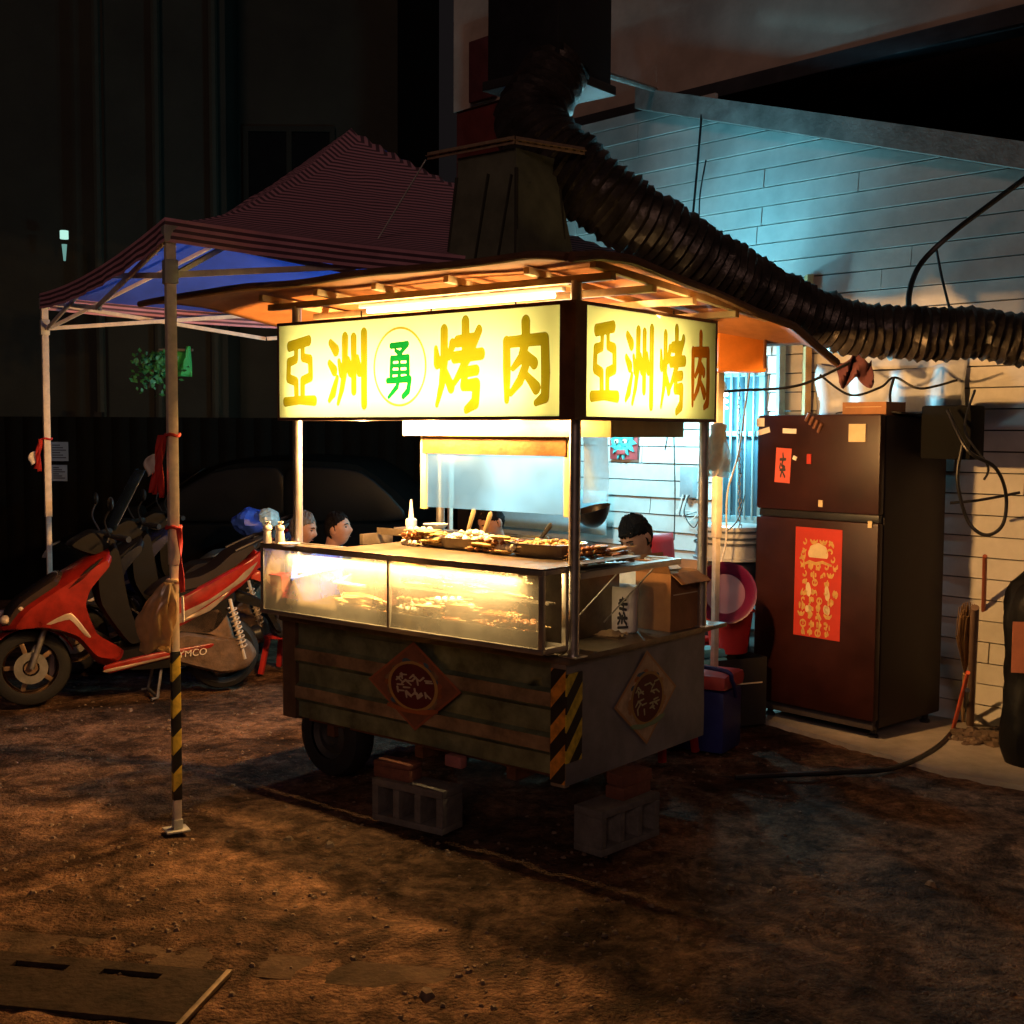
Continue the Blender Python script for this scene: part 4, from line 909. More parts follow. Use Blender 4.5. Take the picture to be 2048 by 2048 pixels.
# items on the counter behind the near post
mb = MB(); 
mb.loft([[Vector((math.cos(a)*rx*(1+.03*math.sin(3*a+z*20)), math.sin(a)*ry*(1+.03*math.sin(2*a+z*31)), z)) for a in np.linspace(0, 6.283, 25)[:-1]] for z, rx, ry in ((0, .068, .06), (.01, .073, .065), (.10, .074, .066), (.19, .078, .066), (.215, .082, .064))], 0, False)
bagp = thing('paper_bag', 'white paper bag with black brush writing on the counter', 'paper bag', cw(-.20, .66, .801), CART_ROT-.35)
bo = mb.build('bag', mat('white_paper', (.78, .74, .70), .8, 0, .12, 12, .2, 20), bagp, 60)
bo.modifiers.new('s', 'SOLIDIFY').thickness = .002
mb = MB(); rnd = random.Random(3)
st = [[(.3, .9, .05), (.62, .93, .05)], [(.45, .98, .04), (.42, .78, .05)], [(.25, .80, .05), (.7, .79, .05)], [(.5, .74, .04), (.48, .62, .05)], [(.3, .66, .05), (.66, .62, .04)], [(.28, .5, .05), (.36, .42, .05)], [(.52, .52, .05), (.6, .42, .04)], [(.2, .36, .05), (.7, .36, .05)], [(.45, .42, .05), (.42, .22, .05)], [(.3, .28, .04), (.2, .18, .05)], [(.55, .28, .04), (.68, .18, .05)], [(.2, .06, .04), (.75, .09, .04)]]
vs, fs = glyph(st, 70)
mb.add([(math.cos(-.66+(x-.5)*1.1)*.0795, math.sin(-.66+(x-.5)*1.1)*.0715, .02+y*.15) for x, y in vs], fs); mb.build('brush_writing', mat('ink_black', (.03, .03, .035), .7), bagp, 0, fix=False)
def carton(P, rz, d, label, flaps=True, loc_m=None, nm='cardboard_carton'):
    c = thing(nm, label, 'carton', P, rz); t = .004; x, y, z = d
    mb = MB(); mb.span((-x/2, -y/2, 0), (x/2, y/2, t)); mb.span((-x/2, -y/2, t), (x/2, -y/2+t, z)); mb.span((-x/2, y/2-t, t), (x/2, y/2, z)); mb.span((-x/2, -y/2+t, t), (-x/2+t, y/2-t, z)); mb.span((x/2-t, -y/2+t, t), (x/2, y/2-t, z))
    m = loc_m or mat('brown_cardboard', (.36, .17, .07), .75, 0, .3, 6, .15, 40)
    mb.build('box', m, c)
    if flaps:
        for (p, q_, wd, up) in (((0, -y/2, z), (0, -y/2-.06, z-.045), x, (1, 0, 0)), ((x/2, 0, z), (x/2+.07, 0, z+.035), y, (0, 1, 0)), ((-x/2, 0, z), (-x/2-.03, 0, z+.06), y, (0, 1, 0)), ((0, y/2, z), (0, y/2+.02, z+.07), x, (1, 0, 0))):
            p = Vector(p); q_ = Vector(q_); dd = (q_-p); u = Vector(up)*wd/2; nn = dd.normalized().cross(Vector(up))*.002
            mb = MB(); mb.loft([[p-u-nn, p+u-nn, p+u+nn, p-u+nn], [q_-u*.96-nn, q_+u*.96-nn, q_+u*.96+nn, q_-u*.96+nn]]); mb.build('flap', m, c)
    mb = MB(); mb.span((-x/2+.02, -y/2-.0015, z*.62), (x/2-.03, -y/2-.0003, z*.64)); mb.build('tape_line', mat('tape_cream', (.75, .62, .40), .4), c)
    return c
carton(cw(-.115, .915, .801), CART_ROT+math.pi/2-.05, (.25, .20, .27), 'open brown cardboard carton on the counter by the rear post')
mb = MB()
for k in range(7): mb.box((random.uniform(-.02, .02), random.uniform(-.02, .02), .06+k*.008), (.10+random.uniform(-.02, .02), .13, .004), Matrix.Rotation(random.uniform(.2, .9), 3, 'Y') @ Matrix.Rotation(random.uniform(-.3, .3), 3, 'Z'), 0)
single('paper_bundle', mb, mat('white_paper2', (.80, .76, .66), .8), 'loose white paper bags stuffed in the open carton', 'paper bags', cw(-.13, .88, 1.0), CART_ROT)
mb = MB(); mb.grid(lambda a, b: Vector(((a-.5)*.13, (b-.5)*.10, .012+.018*noise.noise(Vector((a*5, b*5, 1)))+.016*math.sin(a*3.1)*math.sin(b*3.1))), 14, 12)
for i, v in enumerate(mb.v): pass
mb.grid(lambda a, b: Vector(((a-.5)*.13, (b-.5)*.10, .001)), 2, 2)
single('crumpled_napkin', mb, mat('tan_paper', (.45, .32, .18), .8), 'crumpled tan paper lying in front of the white paper bag', 'paper', cw(-.16, .50, .801), CART_ROT)
BAGM = glassy('bag_film_white', .9, (.95, .93, .85), (.86, .80, .66), .05, .3, 8)
bgs = thing('plastic_bags', 'white plastic bags hanging from the rear post beside the sign', 'plastic bags', cw(.06, 1.075, 1.77), CART_ROT)
for k in range(3):
    mb = MB(); mb.grid(lambda a, b: Vector(((a-.5)*(.07+.05*b)+.012*math.sin(b*7+k*2)+(k-1)*.02, -.02*k+.016*math.sin(a*9+b*3+k)*b, -b*(.19+.03*k)-.02*abs(a-.5))), 12, 12); mb.build('bag', BAGM, bgs)
# orange lamp-lit board hung at the rear corner of the roof
ob = thing('orange_board_box', 'square orange metal box hung under the roof behind the right sign', 'box', at(1492, 695, 6.25), 0)
mb = MB(); mb.box((-.02, .06, 0), (.25, .16, .25), None, 0, .012); mb.build('box', mat('orange_board', (.62, .20, .03), .45, 0, .3, 4, .1, 30), ob)
mb = MB(); mb.box((.09, -.03, 0), (.012, .02, .22), None, 0, .002); mb.build('edge_strip', RUST, ob)
mb = MB(); mb.tube([(-.02, .06, .125), (-.02, .05, .25)], .006, 6); mb.build('hanger', STEEL_D, ob)

# ------------------------------------------------------------------ fridge and what is stuck to it
FK = Vector((2.019, 6.611, 0)); FX = Vector((.66, -.751, 0)).normalized(); FY = Vector((.751, .66, 0)).normalized(); FR = math.atan2(FX.y, FX.x)
fr = thing('refrigerator', 'tall dark brown two door refrigerator covered in stickers', 'refrigerator', FK, FR)
FM = mat('brown_fridge_enamel', (.024, .0055, .0042), .42, .0, .5, 3, .06, 30, .3)
FS = mat('dark_fridge_side', (.018, .010, .008), .6, .0, .3, 4)
FW = .83
mb = MB(); mb.span((-FW, .062, .07), (0, .72, 1.825), 0, .012); mb.build('cabinet', FS, fr)
mb = MB(); mb.span((-FW, 0, 1.272), (0, .055, 1.83), 0, .014); mb.build('freezer_door', FM, fr)
d1 = fr.children[-1] if False else None
mb = MB(); mb.span((-FW, 0, .115), (0, .055, 1.226), 0, .014); mb.build('fridge_door', FM, fr)
mb = MB(); mb.span((-FW+.01, .02, 1.228), (-.01, .06, 1.270), 0, .004); mb.build('handle_recess', BLACK_P, fr)
mb = MB(); mb.span((-FW+.02, .03, .06), (-.02, .065, .112), 0, .004); mb.build('kick_plate', mat('kick_grey', (.05, .04, .04), .5), fr)
for x in (-FW+.06, -.06):
    for y in (.10, .66):
        mb = MB(); mb.lathe([(0, .004), (.03, .004), (.03, .02), (.018, .03), (.018, .07)], 12, Matrix.Translation((x, y, 0))); mb.build('foot', BLACK_P, fr)
def fp(px, py):
    d = ray(px, py); P = C0 + d*((FK-C0).dot(FY)/d.dot(FY)); q = P-FK; return q.dot(FX), P.z
def stuck(name, x0, y0, x1, y1, m, label, cat, th=.002, rot=0, group=None, mb=None, sub=()):
    a = fp(x0, y0); b = fp(x1, y1); cx, cz = (a[0]+b[0])/2, (a[1]+b[1])/2; sx, sz = abs(b[0]-a[0]), abs(a[1]-b[1])
    P = FK+FX*cx+Vector((0, 0, cz)); o = thing(name, label, cat, (P.x, P.y, P.z), 0, group, (0, rot, FR)) if sub else None
    mb = MB(); mb.box((0, -th/2-.0008, 0), (sx, th, sz), None, 0, 0)
    if not sub: return single(name, mb, m, label, cat, (P.x, P.y, P.z), 0, group, 0, (0, rot, FR))
    mb.build('sheet', m, o)
    for nm2, st, mm, box in sub:
        mb = MB(); put_glyph(mb, st, (-sx/2+box[0]*sx, -th-.0016, -sz/2+box[1]*sz), (1, 0, 0), (0, 0, 1), box[2]*sx, box[3]*sz, 0, 90); mb.build(nm2, mm, o, 0, fix=False)
    return o
RED_P = mat('red_paper', (.40, .028, .016), .6, 0, .15, 10); GOLD = mat('gold_print', (.46, .28, .08), .5, 0, .3, 40); CREAM_P = mat('cream_print', (.55, .44, .25), .6)
INK = mat('ink_black', (.03, .03, .035), .7)
rnd = random.Random(11); st = []
def orn_cloud(x, y, k): return [[(x+math.cos(a)*k*.6, y+math.sin(a)*k*.22, .022*rnd.uniform(.7, 1.2))]*2 for a in np.linspace(0, 6.28, rnd.choice((5, 6, 7)))[:-1]]
def orn_ring(x, y, k): return [[(x+math.cos(a)*k*.75, y+math.sin(a)*k*.33, .009) for a in np.linspace(0, 6.283, 13)], [(x, y, .012), (x+.004, y, .012)]]
def orn_ingot(x, y, k): return [[(x-k, y+.022, .012), (x-k*.5, y, .016), (x+k*.5, y, .016), (x+k, y+.022, .012)], [(x, y+.012, .02), (x+.001, y+.012, .02)]]
def orn_curl(x, y, k):
    a0 = rnd.random()*6.28; return [[(x+math.cos(a0+i*.7)*k*(.2+.13*i), y+math.sin(a0+i*.7)*k*.40*(.2+.13*i), .010) for i in range(7)]]
def orn_brush(x, y, k): return [[(x+rnd.uniform(-k, k)*.8, y+rnd.uniform(-k, k)*.36, .010), (x+rnd.uniform(-k, k)*.8, y+rnd.uniform(-k, k)*.36, .013)] for _ in range(5)]
y = .045
while y < .93:
    x = rnd.uniform(.13, .22)
    while x < .93:
        if not (.68 < y < .86 and .25 < x < .75): st += rnd.choice((orn_cloud, orn_ring, orn_ingot, orn_curl, orn_brush, orn_brush))(x, y, rnd.uniform(.06, .10))
        x += rnd.uniform(.17, .27)
    y += rnd.uniform(.062, .09)
st += [[(.18, .665, .010), (.3, .69, .014), (.45, .675, .014), (.6, .695, .014), (.82, .67, .010)]]
roundel = [[(.36, .77, .05), (.50, .785, .062), (.64, .77, .05)], [(.32, .745, .035), (.68, .745, .035)], [(.30, .43, .05), (.32, .40, .05)], [(.70, .43, .04), (.72, .38, .05)], [(.68, .25, .04), (.74, .24, .04)], [(.28, .235, .03), (.36, .24, .03)]]
stuck('red_banner', 1592, 1053, 1680, 1283, RED_P, 'long red paper banner with gold ornaments on the lower fridge door', 'banner', .002, .004, None, None,
      (('gold_ornament', st, GOLD, (.04, .0, .92, 1.0)), ('cream_roundel', roundel[:2], CREAM_P, (.0, .02, 1.0, 1.0)),)+tuple(('cream_roundel', roundel[q:q+1], CREAM_P, (.0, .02, 1.0, 1.0)) for q in (2, 3, 4, 5)))
stt = [[(.45, .9, .05), (.5, .75, .06)], [(.25, .7, .05), (.7, .72, .05)], [(.5, .72, .05), (.4, .5, .05), (.65, .45, .05)], [(.3, .55, .04), (.25, .42, .05)], [(.3, .34, .05), (.7, .36, .05)], [(.5, .4, .05), (.35, .12, .05)], [(.5, .28, .04), (.7, .12, .05)]]
stuck('red_paper_tag', 1552, 896, 1581, 966, mat('pale_red_paper', (.58, .10, .07), .6, 0, .2), 'small red paper tag with black writing on the freezer door', 'paper tag', .002, .05, None, None, (('brush_writing', stt, INK, (.1, .08, .8, .84)),))
stuck('white_note', 1566, 857, 1593, 867, PLASTIC_W, 'narrow cream label above the red paper tag on the freezer door', 'label', .002, .03)
stuck('white_note', 1514, 836, 1529, 853, PLASTIC_W, 'square white label at the top left corner of the freezer door', 'label')
stuck('white_note', 1517, 857, 1540, 868, PLASTIC_W, 'tilted white strip label below the square one on the freezer door', 'label', .002, -.25)
clipm = mat('cream_clip', (.55, .45, .28), .5)
stuck('memo_clip', 1699, 848, 1732, 884, clipm, 'cream memo clip card at the upper right of the freezer door', 'memo clip', .006)
stuck('magnet', 1587, 912, 1594, 920, PLASTIC_W, 'tiny white magnet right of the red paper tag', 'magnet', .006, .4); stuck('magnet', 1615, 908, 1623, 928, RED_P, 'tiny red magnet in the middle of the freezer door', 'magnet', .006)
stuck('magnet', 1638, 1000, 1646, 1014, clipm, 'tiny cream magnet at the bottom of the freezer door', 'magnet', .006); stuck('magnet', 1737, 1012+30, 1745, 1056, clipm, 'tiny cream magnet at the top right of the lower fridge door', 'magnet', .006)
mb = MB(); a = fp(1612, 852)
for k in range(4): mb.tube([(k*.028, -.004, .03-k*.022), (k*.028+.03, -.012, .075-k*.02)], .009, 8)
single('hook_rack', mb, mat('brown_hook', (.16, .07, .045), .4), 'row of four small brown hooks slanting across the freezer door', 'hooks', FK+FX*a[0]+Vector((0, 0, a[1])), FR)
# on top of the fridge
P = FK+FX*(-.17)+FY*.20; carton(Vector((P.x, P.y, 1.8255)), FR, (.28, .2, .075), 'flat brown carton lying on top of the fridge', False, mat('dark_cardboard', (.26, .12, .05), .75, 0, .3, 6), 'flat_carton')
mb = MB(); mb.grid(lambda a, b: Vector(((a-.5)*.42, .40+(b-.5)*.5+.01*math.sin(a*11), 1.83+.012+.02*noise.noise(Vector((a*4, b*4, 3))))), 16, 16)
o = single('dark_cloth', mb, mat('black_cloth', (.02, .018, .018), .9), 'black sheet spread over the rear top of the fridge', 'cloth', FK+FX*(-.18), FR); o.modifiers.new('s', 'SOLIDIFY').thickness = .008

# ------------------------------------------------------------------ against the house wall
COOL = (.33, .84, 1.0)
def cfl(name, t, off, z, power, label):
    L = thing(name, label, 'lamp', wl(t, off, z))
    mb = MB(); mb.tube([(.03*math.cos(a), .03*math.sin(a), -.11+a*.0075) for a in np.linspace(0, 14, 70)], .009, 8); mb.build('spiral_tube', emis('cool_tube', (.75, .97, 1), 14), L)
    mb = MB(); mb.lathe([(0, .0), (.026, .0), (.03, .03), (.018, .06), (.012, .07), (0, .07)], 16); mb.build('base', PLASTIC_W, L)
    mb = MB(); mb.tube([(0, 0, .07), (0, 0, .35)], .004, 6); mb.tube([(0, 0, .35), tuple(-WN*(off)+Vector((0, 0, .37)))], .008, 6); mb.build('bracket', BLACK_P, L)
    d = bpy.data.lights.new('cool_bulb', 'POINT'); d.energy = power; d.color = COOL; d.shadow_soft_size = .045
    o = bpy.data.objects.new('cool_bulb', d); COL.objects.link(o); o.location = wl(t, off, z-.17)
cfl('spiral_lamp', 1.49, .24, 2.0, 60, 'bare spiral lamp glowing white in front of the barred window')
cfl('spiral_lamp', 2.42, .60, 2.16, 95, 'bare spiral lamp hidden behind the right sign against the white wall')
fl = thing('added_flood', 'added unseen flood lamp behind the duct throwing a teal patch on the upper wall', 'lamp', wl(1.40, 1.0, 2.50))  # added lamp, unseen itself, makes the teal wall patch
mb = MB(); mb.box((0, 0, -.03), (.20, .12, .05), None, 0, .008); mb.build('housing', BLACK_P, fl)
mb = MB(); mb.tube([(0, 0, -.05), (0, 0, -.22), tuple(-WN*1.0+Vector((0, 0, -.24)))], .01, 8); mb.build('bracket', BLACK_P, fl)
_d = (wl(1.39, 0, 3.22)-wl(1.40, 1.0, 2.53)).normalized()
o, z = area_light('added_teal_light', (0, 0, 0), _d, 0.46, .42, 4.2, (.13, .72, 1.0), None, 84); o.location = wl(1.40, 1.0, 2.53); orient(o, WT, z)
# festive ornament
A = (wl(2.61, .02, 1.75))
orn = thing('wall_ornament', 'teal lion mask ornament on a red board on the white wall', 'ornament', wl(2.55, .03, 1.70), math.atan2(WT.y, WT.x))
mb = MB(); mb.box((0, 0, 0), (.27, .012, .36), None, 0, .003); mb.build('board', mat('dark_red_board', (.36, .05, .05), .6, 0, .3), orn)
mb = MB(); teal = mat('teal_felt', (.08, .42, .42), .7, 0, .4, 20)
sgn_ = -1 if WN.dot(Vector((-math.sin(orn.rotation_euler.z), math.cos(orn.rotation_euler.z), 0))) < 0 else 1
rnd = random.Random(4); star = []
for k in range(30):
    a = k/30*6.283; r_ = (.145 if k % 2 == 0 else .10)*rnd.uniform(.85, 1.12); star.append((math.cos(a)*r_*.9, -.03+math.sin(a)*r_*1.0))
mb.prism(star, 'y', sgn_*.008, sgn_*.026)
for k in range(46):
    a = rnd.random()*6.283; r_ = rnd.random()**.5*.095; mb.ball((math.cos(a)*r_, sgn_*.028, -.03+math.sin(a)*r_), (.016, .012, .016), 7, 0, None, .25)
mb.build('mask', mat('teal_felt', (.10, .42, .40), .7, 0, .7, 30), orn)
for x in (-.04, .042):
    mb = MB(); mb.ball((x, sgn_*.038, -.045), (.024, .012, .018), 10); ey = mb.build('eye', PLASTIC_W, orn)
    mb = MB(); mb.ball((x*.9, sgn_*.050, -.047), (.009, .004, .009), 8); mb.build('pupil', BLACK_P, ey)
mb = MB(); mb.box((0, sgn_*.03, -.125), (.08, .02, .035), None, 0, .008); mb.build('jaw', mat('dark_red_board', (.36, .05, .05), .6, 0, .3), orn)
mb = MB(); mb.tube([(0, sgn_*.015, .05), (0, sgn_*.03, .16)], [.03, .012], 10); mb.build('horn', PLASTIC_W, orn)
mb = MB(); wr = thing('switch_box', 'grey electric switch box with loose wires on the white wall', 'switch box', wl(1.93, .03, 1.36))
m2 = MB(); m2.span((1.87, .0, 1.26), (1.99, .06, 1.48), 0, .006); mb.add(m2.v, m2.f, 0, Wm); mb.build('box', mat('grey_switch', (.30, .34, .36), .5), wr, world=True)
for k in range(4):
    mb = MB(); t = 1.90+k*.02; mb.tube(smoothpath([wl(t, .06, 1.28), wl(t+.02, .09, 1.15), wl(t-.06+.03*k, .08, 1.05+.04*k), wl(t-.1, .05, 1.16)]), .004, 6); mb.build('wire', (BLACK_P, PLASTIC_W)[k % 2], wr, world=True)
# things standing between the cart and the fridge
def lathe_at(name, prof, P, m, label, cat, rot=None, n=28):
    mb = MB(); mb.lathe(prof, n); return single(name, mb, m, label, cat, P, 0, None, 40, rot)
cab = thing('steel_cabinet', 'low white cabinet against the wall behind the right post', 'cabinet', wl(1.62, .28, 0), math.atan2(WT.y, WT.x))
mb = MB(); mb.box((0, 0, .30), (.55, .40, .60), None, 0, .01); mb.build('carcass', mat('dull_dark_cabinet', (.06, .06, .065), .5, .2), cab)
mb = MB(); mb.box((0, 0, .6105), (.60, .44, .02), None, 0, .004); mb.build('top', STEEL_D, cab)
tubm = mat('grey_tub_plastic', (.50, .52, .52), .4, 0, .12)
tb = thing('upturned_tub', 'grey plastic wash tub upside down with slots in its side', 'tub', at(1462, 1085, 7.55))
mb = MB(); mb.lathe([(0, .115), (.17, .115), (.19, .105), (.20, .07), (.205, .065), (.215, .0), (.225, -.08), (.235, -.085), (.235, -.10), (.22, -.10), (.20, .0), (.17, .10), (0, .10)], 34); mb.build('shell', tubm, tb)
mb = MB()
for zz in (.085, .045, .012): mb.lathe([(.2085+.02*(.085-zz)/.07, zz), (.212+.02*(.085-zz)/.07, zz), (.212+.02*(.085-zz)/.07, zz-.012), (.2085+.02*(.085-zz)/.07, zz-.012)], 30, None, 0)
mb.build('groove', mat('groove_dark', (.10, .11, .12), .6), tb)
mb = MB(); mb.lathe([(0, -.36), (.18, -.36), (.19, -.11), (.0, -.11)], 20); single('paint_drum', mb, mat('dark_drum', (.06, .06, .07), .5), 'dark drum under the upturned grey tub', 'drum', at(1462, 1085, 7.55))
lathe_at('wash_basin', [(0, 0), (.11, 0), (.12, .008), (.165, .08), (.18, .09), (.18, .096), (.163, .09), (.115, .012), (0, .01)], at(1450, 1188, 6.95), mat('magenta_plastic', (.09, .005, .034), .3, 0, .15, 8, 0, 60, .6), 'magenta plastic wash basin leaning on its side by the fridge', 'basin', (R(78), R(-6), R(-8)))
lathe_at('bucket', [(0, 0), (.11, 0), (.14, .24), (.15, .245), (.15, .255), (.135, .255), (.105, .01), (0, .01)], Vector((1.30, 7.12, .42)), mat('red_bucket', (.45, .03, .03), .35, 0, .15), 'red plastic bucket below the magenta basin', 'bucket')
carton(Vector((1.30, 7.12, 0)), .4, (.34, .30, .40), 'dark box under the red bucket beside the fridge', False, mat('dark_box', (.018, .014, .012), .9), 'dark_crate')
clr = thing('cooler_box', 'blue picnic cooler with red lid and white latch on the ground', 'cooler', Vector((1.02, 6.56, 0)), -.55)
CB = mat('navy_plastic', (.02, .025, .14), .4, 0, .2); 
mb = MB(); mb.box((0, 0, .17), (.44, .28, .34), None, 0, .03); mb.build('body', CB, clr)
mb = MB(); mb.box((0, 0, .385), (.46, .30, .085), None, 0, .03); mb.build('lid', mat('red_lid', (.40, .06, .06), .35, 0, .2), clr)
mb = MB(); mb.box((.0, -.158, .335), (.075, .03, .12), None, 0, .008); mb.box((.0, -.174, .335), (.04, .006, .05), None, 1, .002); mb.build('latch', [mat('cream_latch', (.62, .55, .48), .4), BLACK_P], clr)
mb = MB(); mb.tube(smoothpath([(-.235, 0, .30), (-.25, -.1, .40), (-.2, -.13, .46), (.2, -.13, .46), (.25, -.1, .40), (.235, 0, .30)], 6), .012, 8); mb.build('handle', CB, clr)
for i, z in enumerate((.29, .35, .405)):
    mb = MB(); mb.box((0, 0, .025), (.20, .14, .05), None, 0, .012)
    single('towel', mb, mat('cyan_towel', (.16, .50, .55), .8, 0, .2), ('lowest of three', 'middle of three', 'topmost of three')[i]+' folded cyan towels stacked behind the cart end', 'towel', Vector((1.16, 7.05, z)), .2+i*.1, 'folded cyan towels')
mb = MB(); mb.box((0, 0, .145), (.30, .24, .285), None, 0, .01); single('low_crate', mb, mat('black_crate', (.03, .03, .035), .6), 'black crate under the folded cyan towels', 'crate', Vector((1.16, 7.05, 0)), .1)
# chain, cable drops
mb = MB(); p0 = at(1478, 770, 7.3)
for k in range(34):
    z = p0.z - k*.026; x = p0.x+.02*k/34+.003*math.sin(k); ang_ = 0 if k % 2 else math.pi/2
    mb.tube([(x+math.cos(a)*.008*(1 if k % 2 else .1)+.0, p0.y+math.cos(a)*.008*(0 if k % 2 else 1), z+math.sin(a)*.017) for a in np.linspace(0, 6.283, 11)[:-1]], .003, 6, closed=True)
single('hanging_chain', mb, STEEL_D, 'steel chain hanging beside the left edge of the fridge', 'chain')
def cable(ctrl, r, label, m=BLACK_P, nm='cable', cat='cable', seg=8):
    mb = MB(); mb.tube(smoothpath(ctrl, seg), r, 8); return single(nm, mb, m, label, cat)
cable([at(1500, 740, 7.4), at(1478, 900, 7.2), at(1455, 985, 7.1), at(1452, 1080, 7.1), at(1440, 1130, 7.1)], .006, 'white cable hanging in a curve in front of the barred window', PLASTIC_W)
cable([at(1490, 990, 7.3), at(1475, 1040, 7.2), at(1450, 1065, 7.1)], .004, 'thin grey cord slanting across the white wall above the tub', STEEL_D)
cable([at(1378, 640, 6.6), at(1378, 700, 6.5), at(1420, 775, 6.6), at(1490, 780, 6.8), at(1600, 770, 6.9), at(1700, 725, 6.9)], .008, 'black cable sagging from the right sign towards the fridge')
cable([at(1640, 750, 7.05), at(1700, 790, 6.95), at(1760, 775, 6.9), at(1790, 755, 6.9), at(1840, 777, 6.85), at(1915, 760, 6.8)], .007, 'black cable looping over the top of the fridge')
cable([at(1788, 755, 6.88), at(1780, 790, 6.85), at(1784, 828, 6.8)], .008, 'short black cable hanging behind the fridge top')
cable([at(1330, 900, 7.9), at(1345, 840, 7.8), at(1350, 980, 7.9), at(1348, 1080, 7.9)], .004, 'thin dark wire running down the white wall')
cable([at(1895, 820, 6.6), at(1935, 900, 6.45), at(1990, 935, 6.45), at(2012, 990, 6.5), at(2005, 1050, 6.5), at(1970, 1070, 6.55), at(1935, 1040, 6.6), at(1915, 960, 6.6), at(1925, 890, 6.6)], .010, 'thick black cable coiled in a loop on the wall right of the fridge')
cable([at(1900, 1006, 6.7), at(1960, 1000, 6.65), at(2040, 985, 6.6)], .008, 'black cable stretched level across the wall right of the fridge')
cable([at(1950, 780, 6.6), at(1930, 860, 6.55), at(1975, 930, 6.5), at(1968, 960, 6.5)], .007, 'black cable hanging from the duct beside the fridge')
cable([at(2080, 335, 6.5), at(1985, 405, 6.7), at(1900, 470, 6.85), at(1840, 530, 6.85), at(1818, 590, 6.7), at(1822, 640, 6.5)], .016, 'thick black hose arching down the upper wall onto the duct', nm='hose', cat='hose')
cable([at(1872, 495, 6.87), at(1885, 560, 6.85), at(1905, 640, 6.6)], .008, 'thin black cord branching from the arching hose')
cable([at(1404, 220, 8.5), at(1395, 330, 8.4), at(1385, 440, 8.2), at(1378, 520, 7.9)], .008, 'black cord hanging straight from the roof edge board')
cable([at(1412, 320, 8.5), at(1400, 390, 8.4), at(1398, 460, 8.3)], .005, 'thin second cord beside the one from the roof edge')
# cable on the ground
cable([G(1470, 1555, .012), G(1560, 1550, .012), G(1680, 1545, .012), G(1790, 1535, .012), G(1880, 1490, .012), G(1925, 1430, .02), at(1935, 1380, 6.35)], .014, 'thick black cable lying in a curve on the ground before the fridge')
# sheet, post and laundry above the fridge
mb = MB(); mb.grid(lambda a, b: wl(.88-a*1.0, .06+.02*math.sin(a*23)+.015*math.sin(b*7+a*5), 2.17-b*.42-.06*math.sin(a*3.14)), 44, 14)
o = single('plastic_sheet', mb, mat('milky_sheet', (.55, .58, .62), .35, 0, .2, 5, .2, 20), 'wrinkled white plastic sheet hung on the wall above the fridge', 'plastic sheet'); o.modifiers.new('s', 'SOLIDIFY').thickness = .004
mb = MB(); mb.bar(wl(.96, .05, .0), wl(.96, .05, 2.75), .09, .04); single('ochre_post', mb, mat('ochre_timber', (.42, .27, .11), .7, 0, .3, 6, .2), 'ochre timber post against the wall behind the fridge', 'post')
mb = MB(); mb.bar(wl(1.16, .05, .0), wl(1.16, .05, 2.6), .10, .04); single('blue_board', mb, mat('blue_grey_board', (.22, .32, .40), .6, 0, .3), 'blue grey board standing between the window and the ochre post', 'board')
mb = MB(); mb.grid(lambda a, b: at(1675+a*70, 715+b*50+12*math.sin(a*9), 6.95)+Vector((0, .03*math.sin(a*14+b*5), 0)), 16, 8); o = single('rag', mb, mat('maroon_rag', (.14, .05, .06), .9), 'dark maroon rag hung under the duct above the fridge', 'rag'); o.modifiers.new('s', 'SOLIDIFY').thickness = .006
mb = MB(); mb.box((0, 0, 0), (.30, .16, .30), None, 0, .015); single('meter_box', mb, mat('black_meter', (.008, .008, .008), .85, 0, .2, 9, 0, 60, .1), 'black box fixed to the wall at the right of the fridge top', 'meter box', at(1905, 865, 6.75), FR)
# broom, poles, black bag at the right edge
def pole(p, q_, r, m, label, cat, nm): 
    mb = MB(); mb.tube([p, q_], r, 10); return single(nm, mb, m, label, cat)
pole(G(1962, 1400, .0), at(1970, 1112, 6.72), .013, mat('red_handle', (.34, .09, .045), .5), 'long reddish wooden handle leaning on the right wall', 'handle', 'tool_handle')
pole(G(1905, 1462, .0), at(1936, 1345, 6.35), .012, mat('orange_handle', (.62, .11, .05), .4), 'short bright orange stick leaning at the right edge', 'stick', 'orange_stick')
pole(G(1940, 1452, .0), at(1950, 1215, 6.35), .022, mat('grey_pole', (.16, .10, .07), .6), 'thick grey brown pole standing at the right edge', 'pole', 'pole')
br = thing('broom', 'upturned straw broom leaning on the lit wall at the right', 'broom', G(1925, 1445, 0))
b0 = G(1925, 1445, 0); b1_ = at(1935, 1215, 6.45)
mb = MB(); mb.tube([b0, b0.lerp(b1_, .45)], .010, 8); mb.build('handle', WOOD, br, world=True)
mb = MB()
for k in range(60):
    a = random.random()*6.283; r_ = random.random(); e = b1_+Vector((math.cos(a)*.05*r_, math.sin(a)*.03*r_, random.uniform(-.06, .03))); mb.tube([b0.lerp(b1_, .45), (b0.lerp(b1_, .45)).lerp(e, .6)+Vector((math.cos(a)*.035*r_, 0, 0)), e], .0025, 5)
mb.build('bristles', mat('straw', (.34, .20, .08), .8, 0, .4), br, world=True)
mb = MB(); p_ = at(2068, 1340, 6.2)
zz_ = np.linspace(0, 1.0, 22); rings_ = []
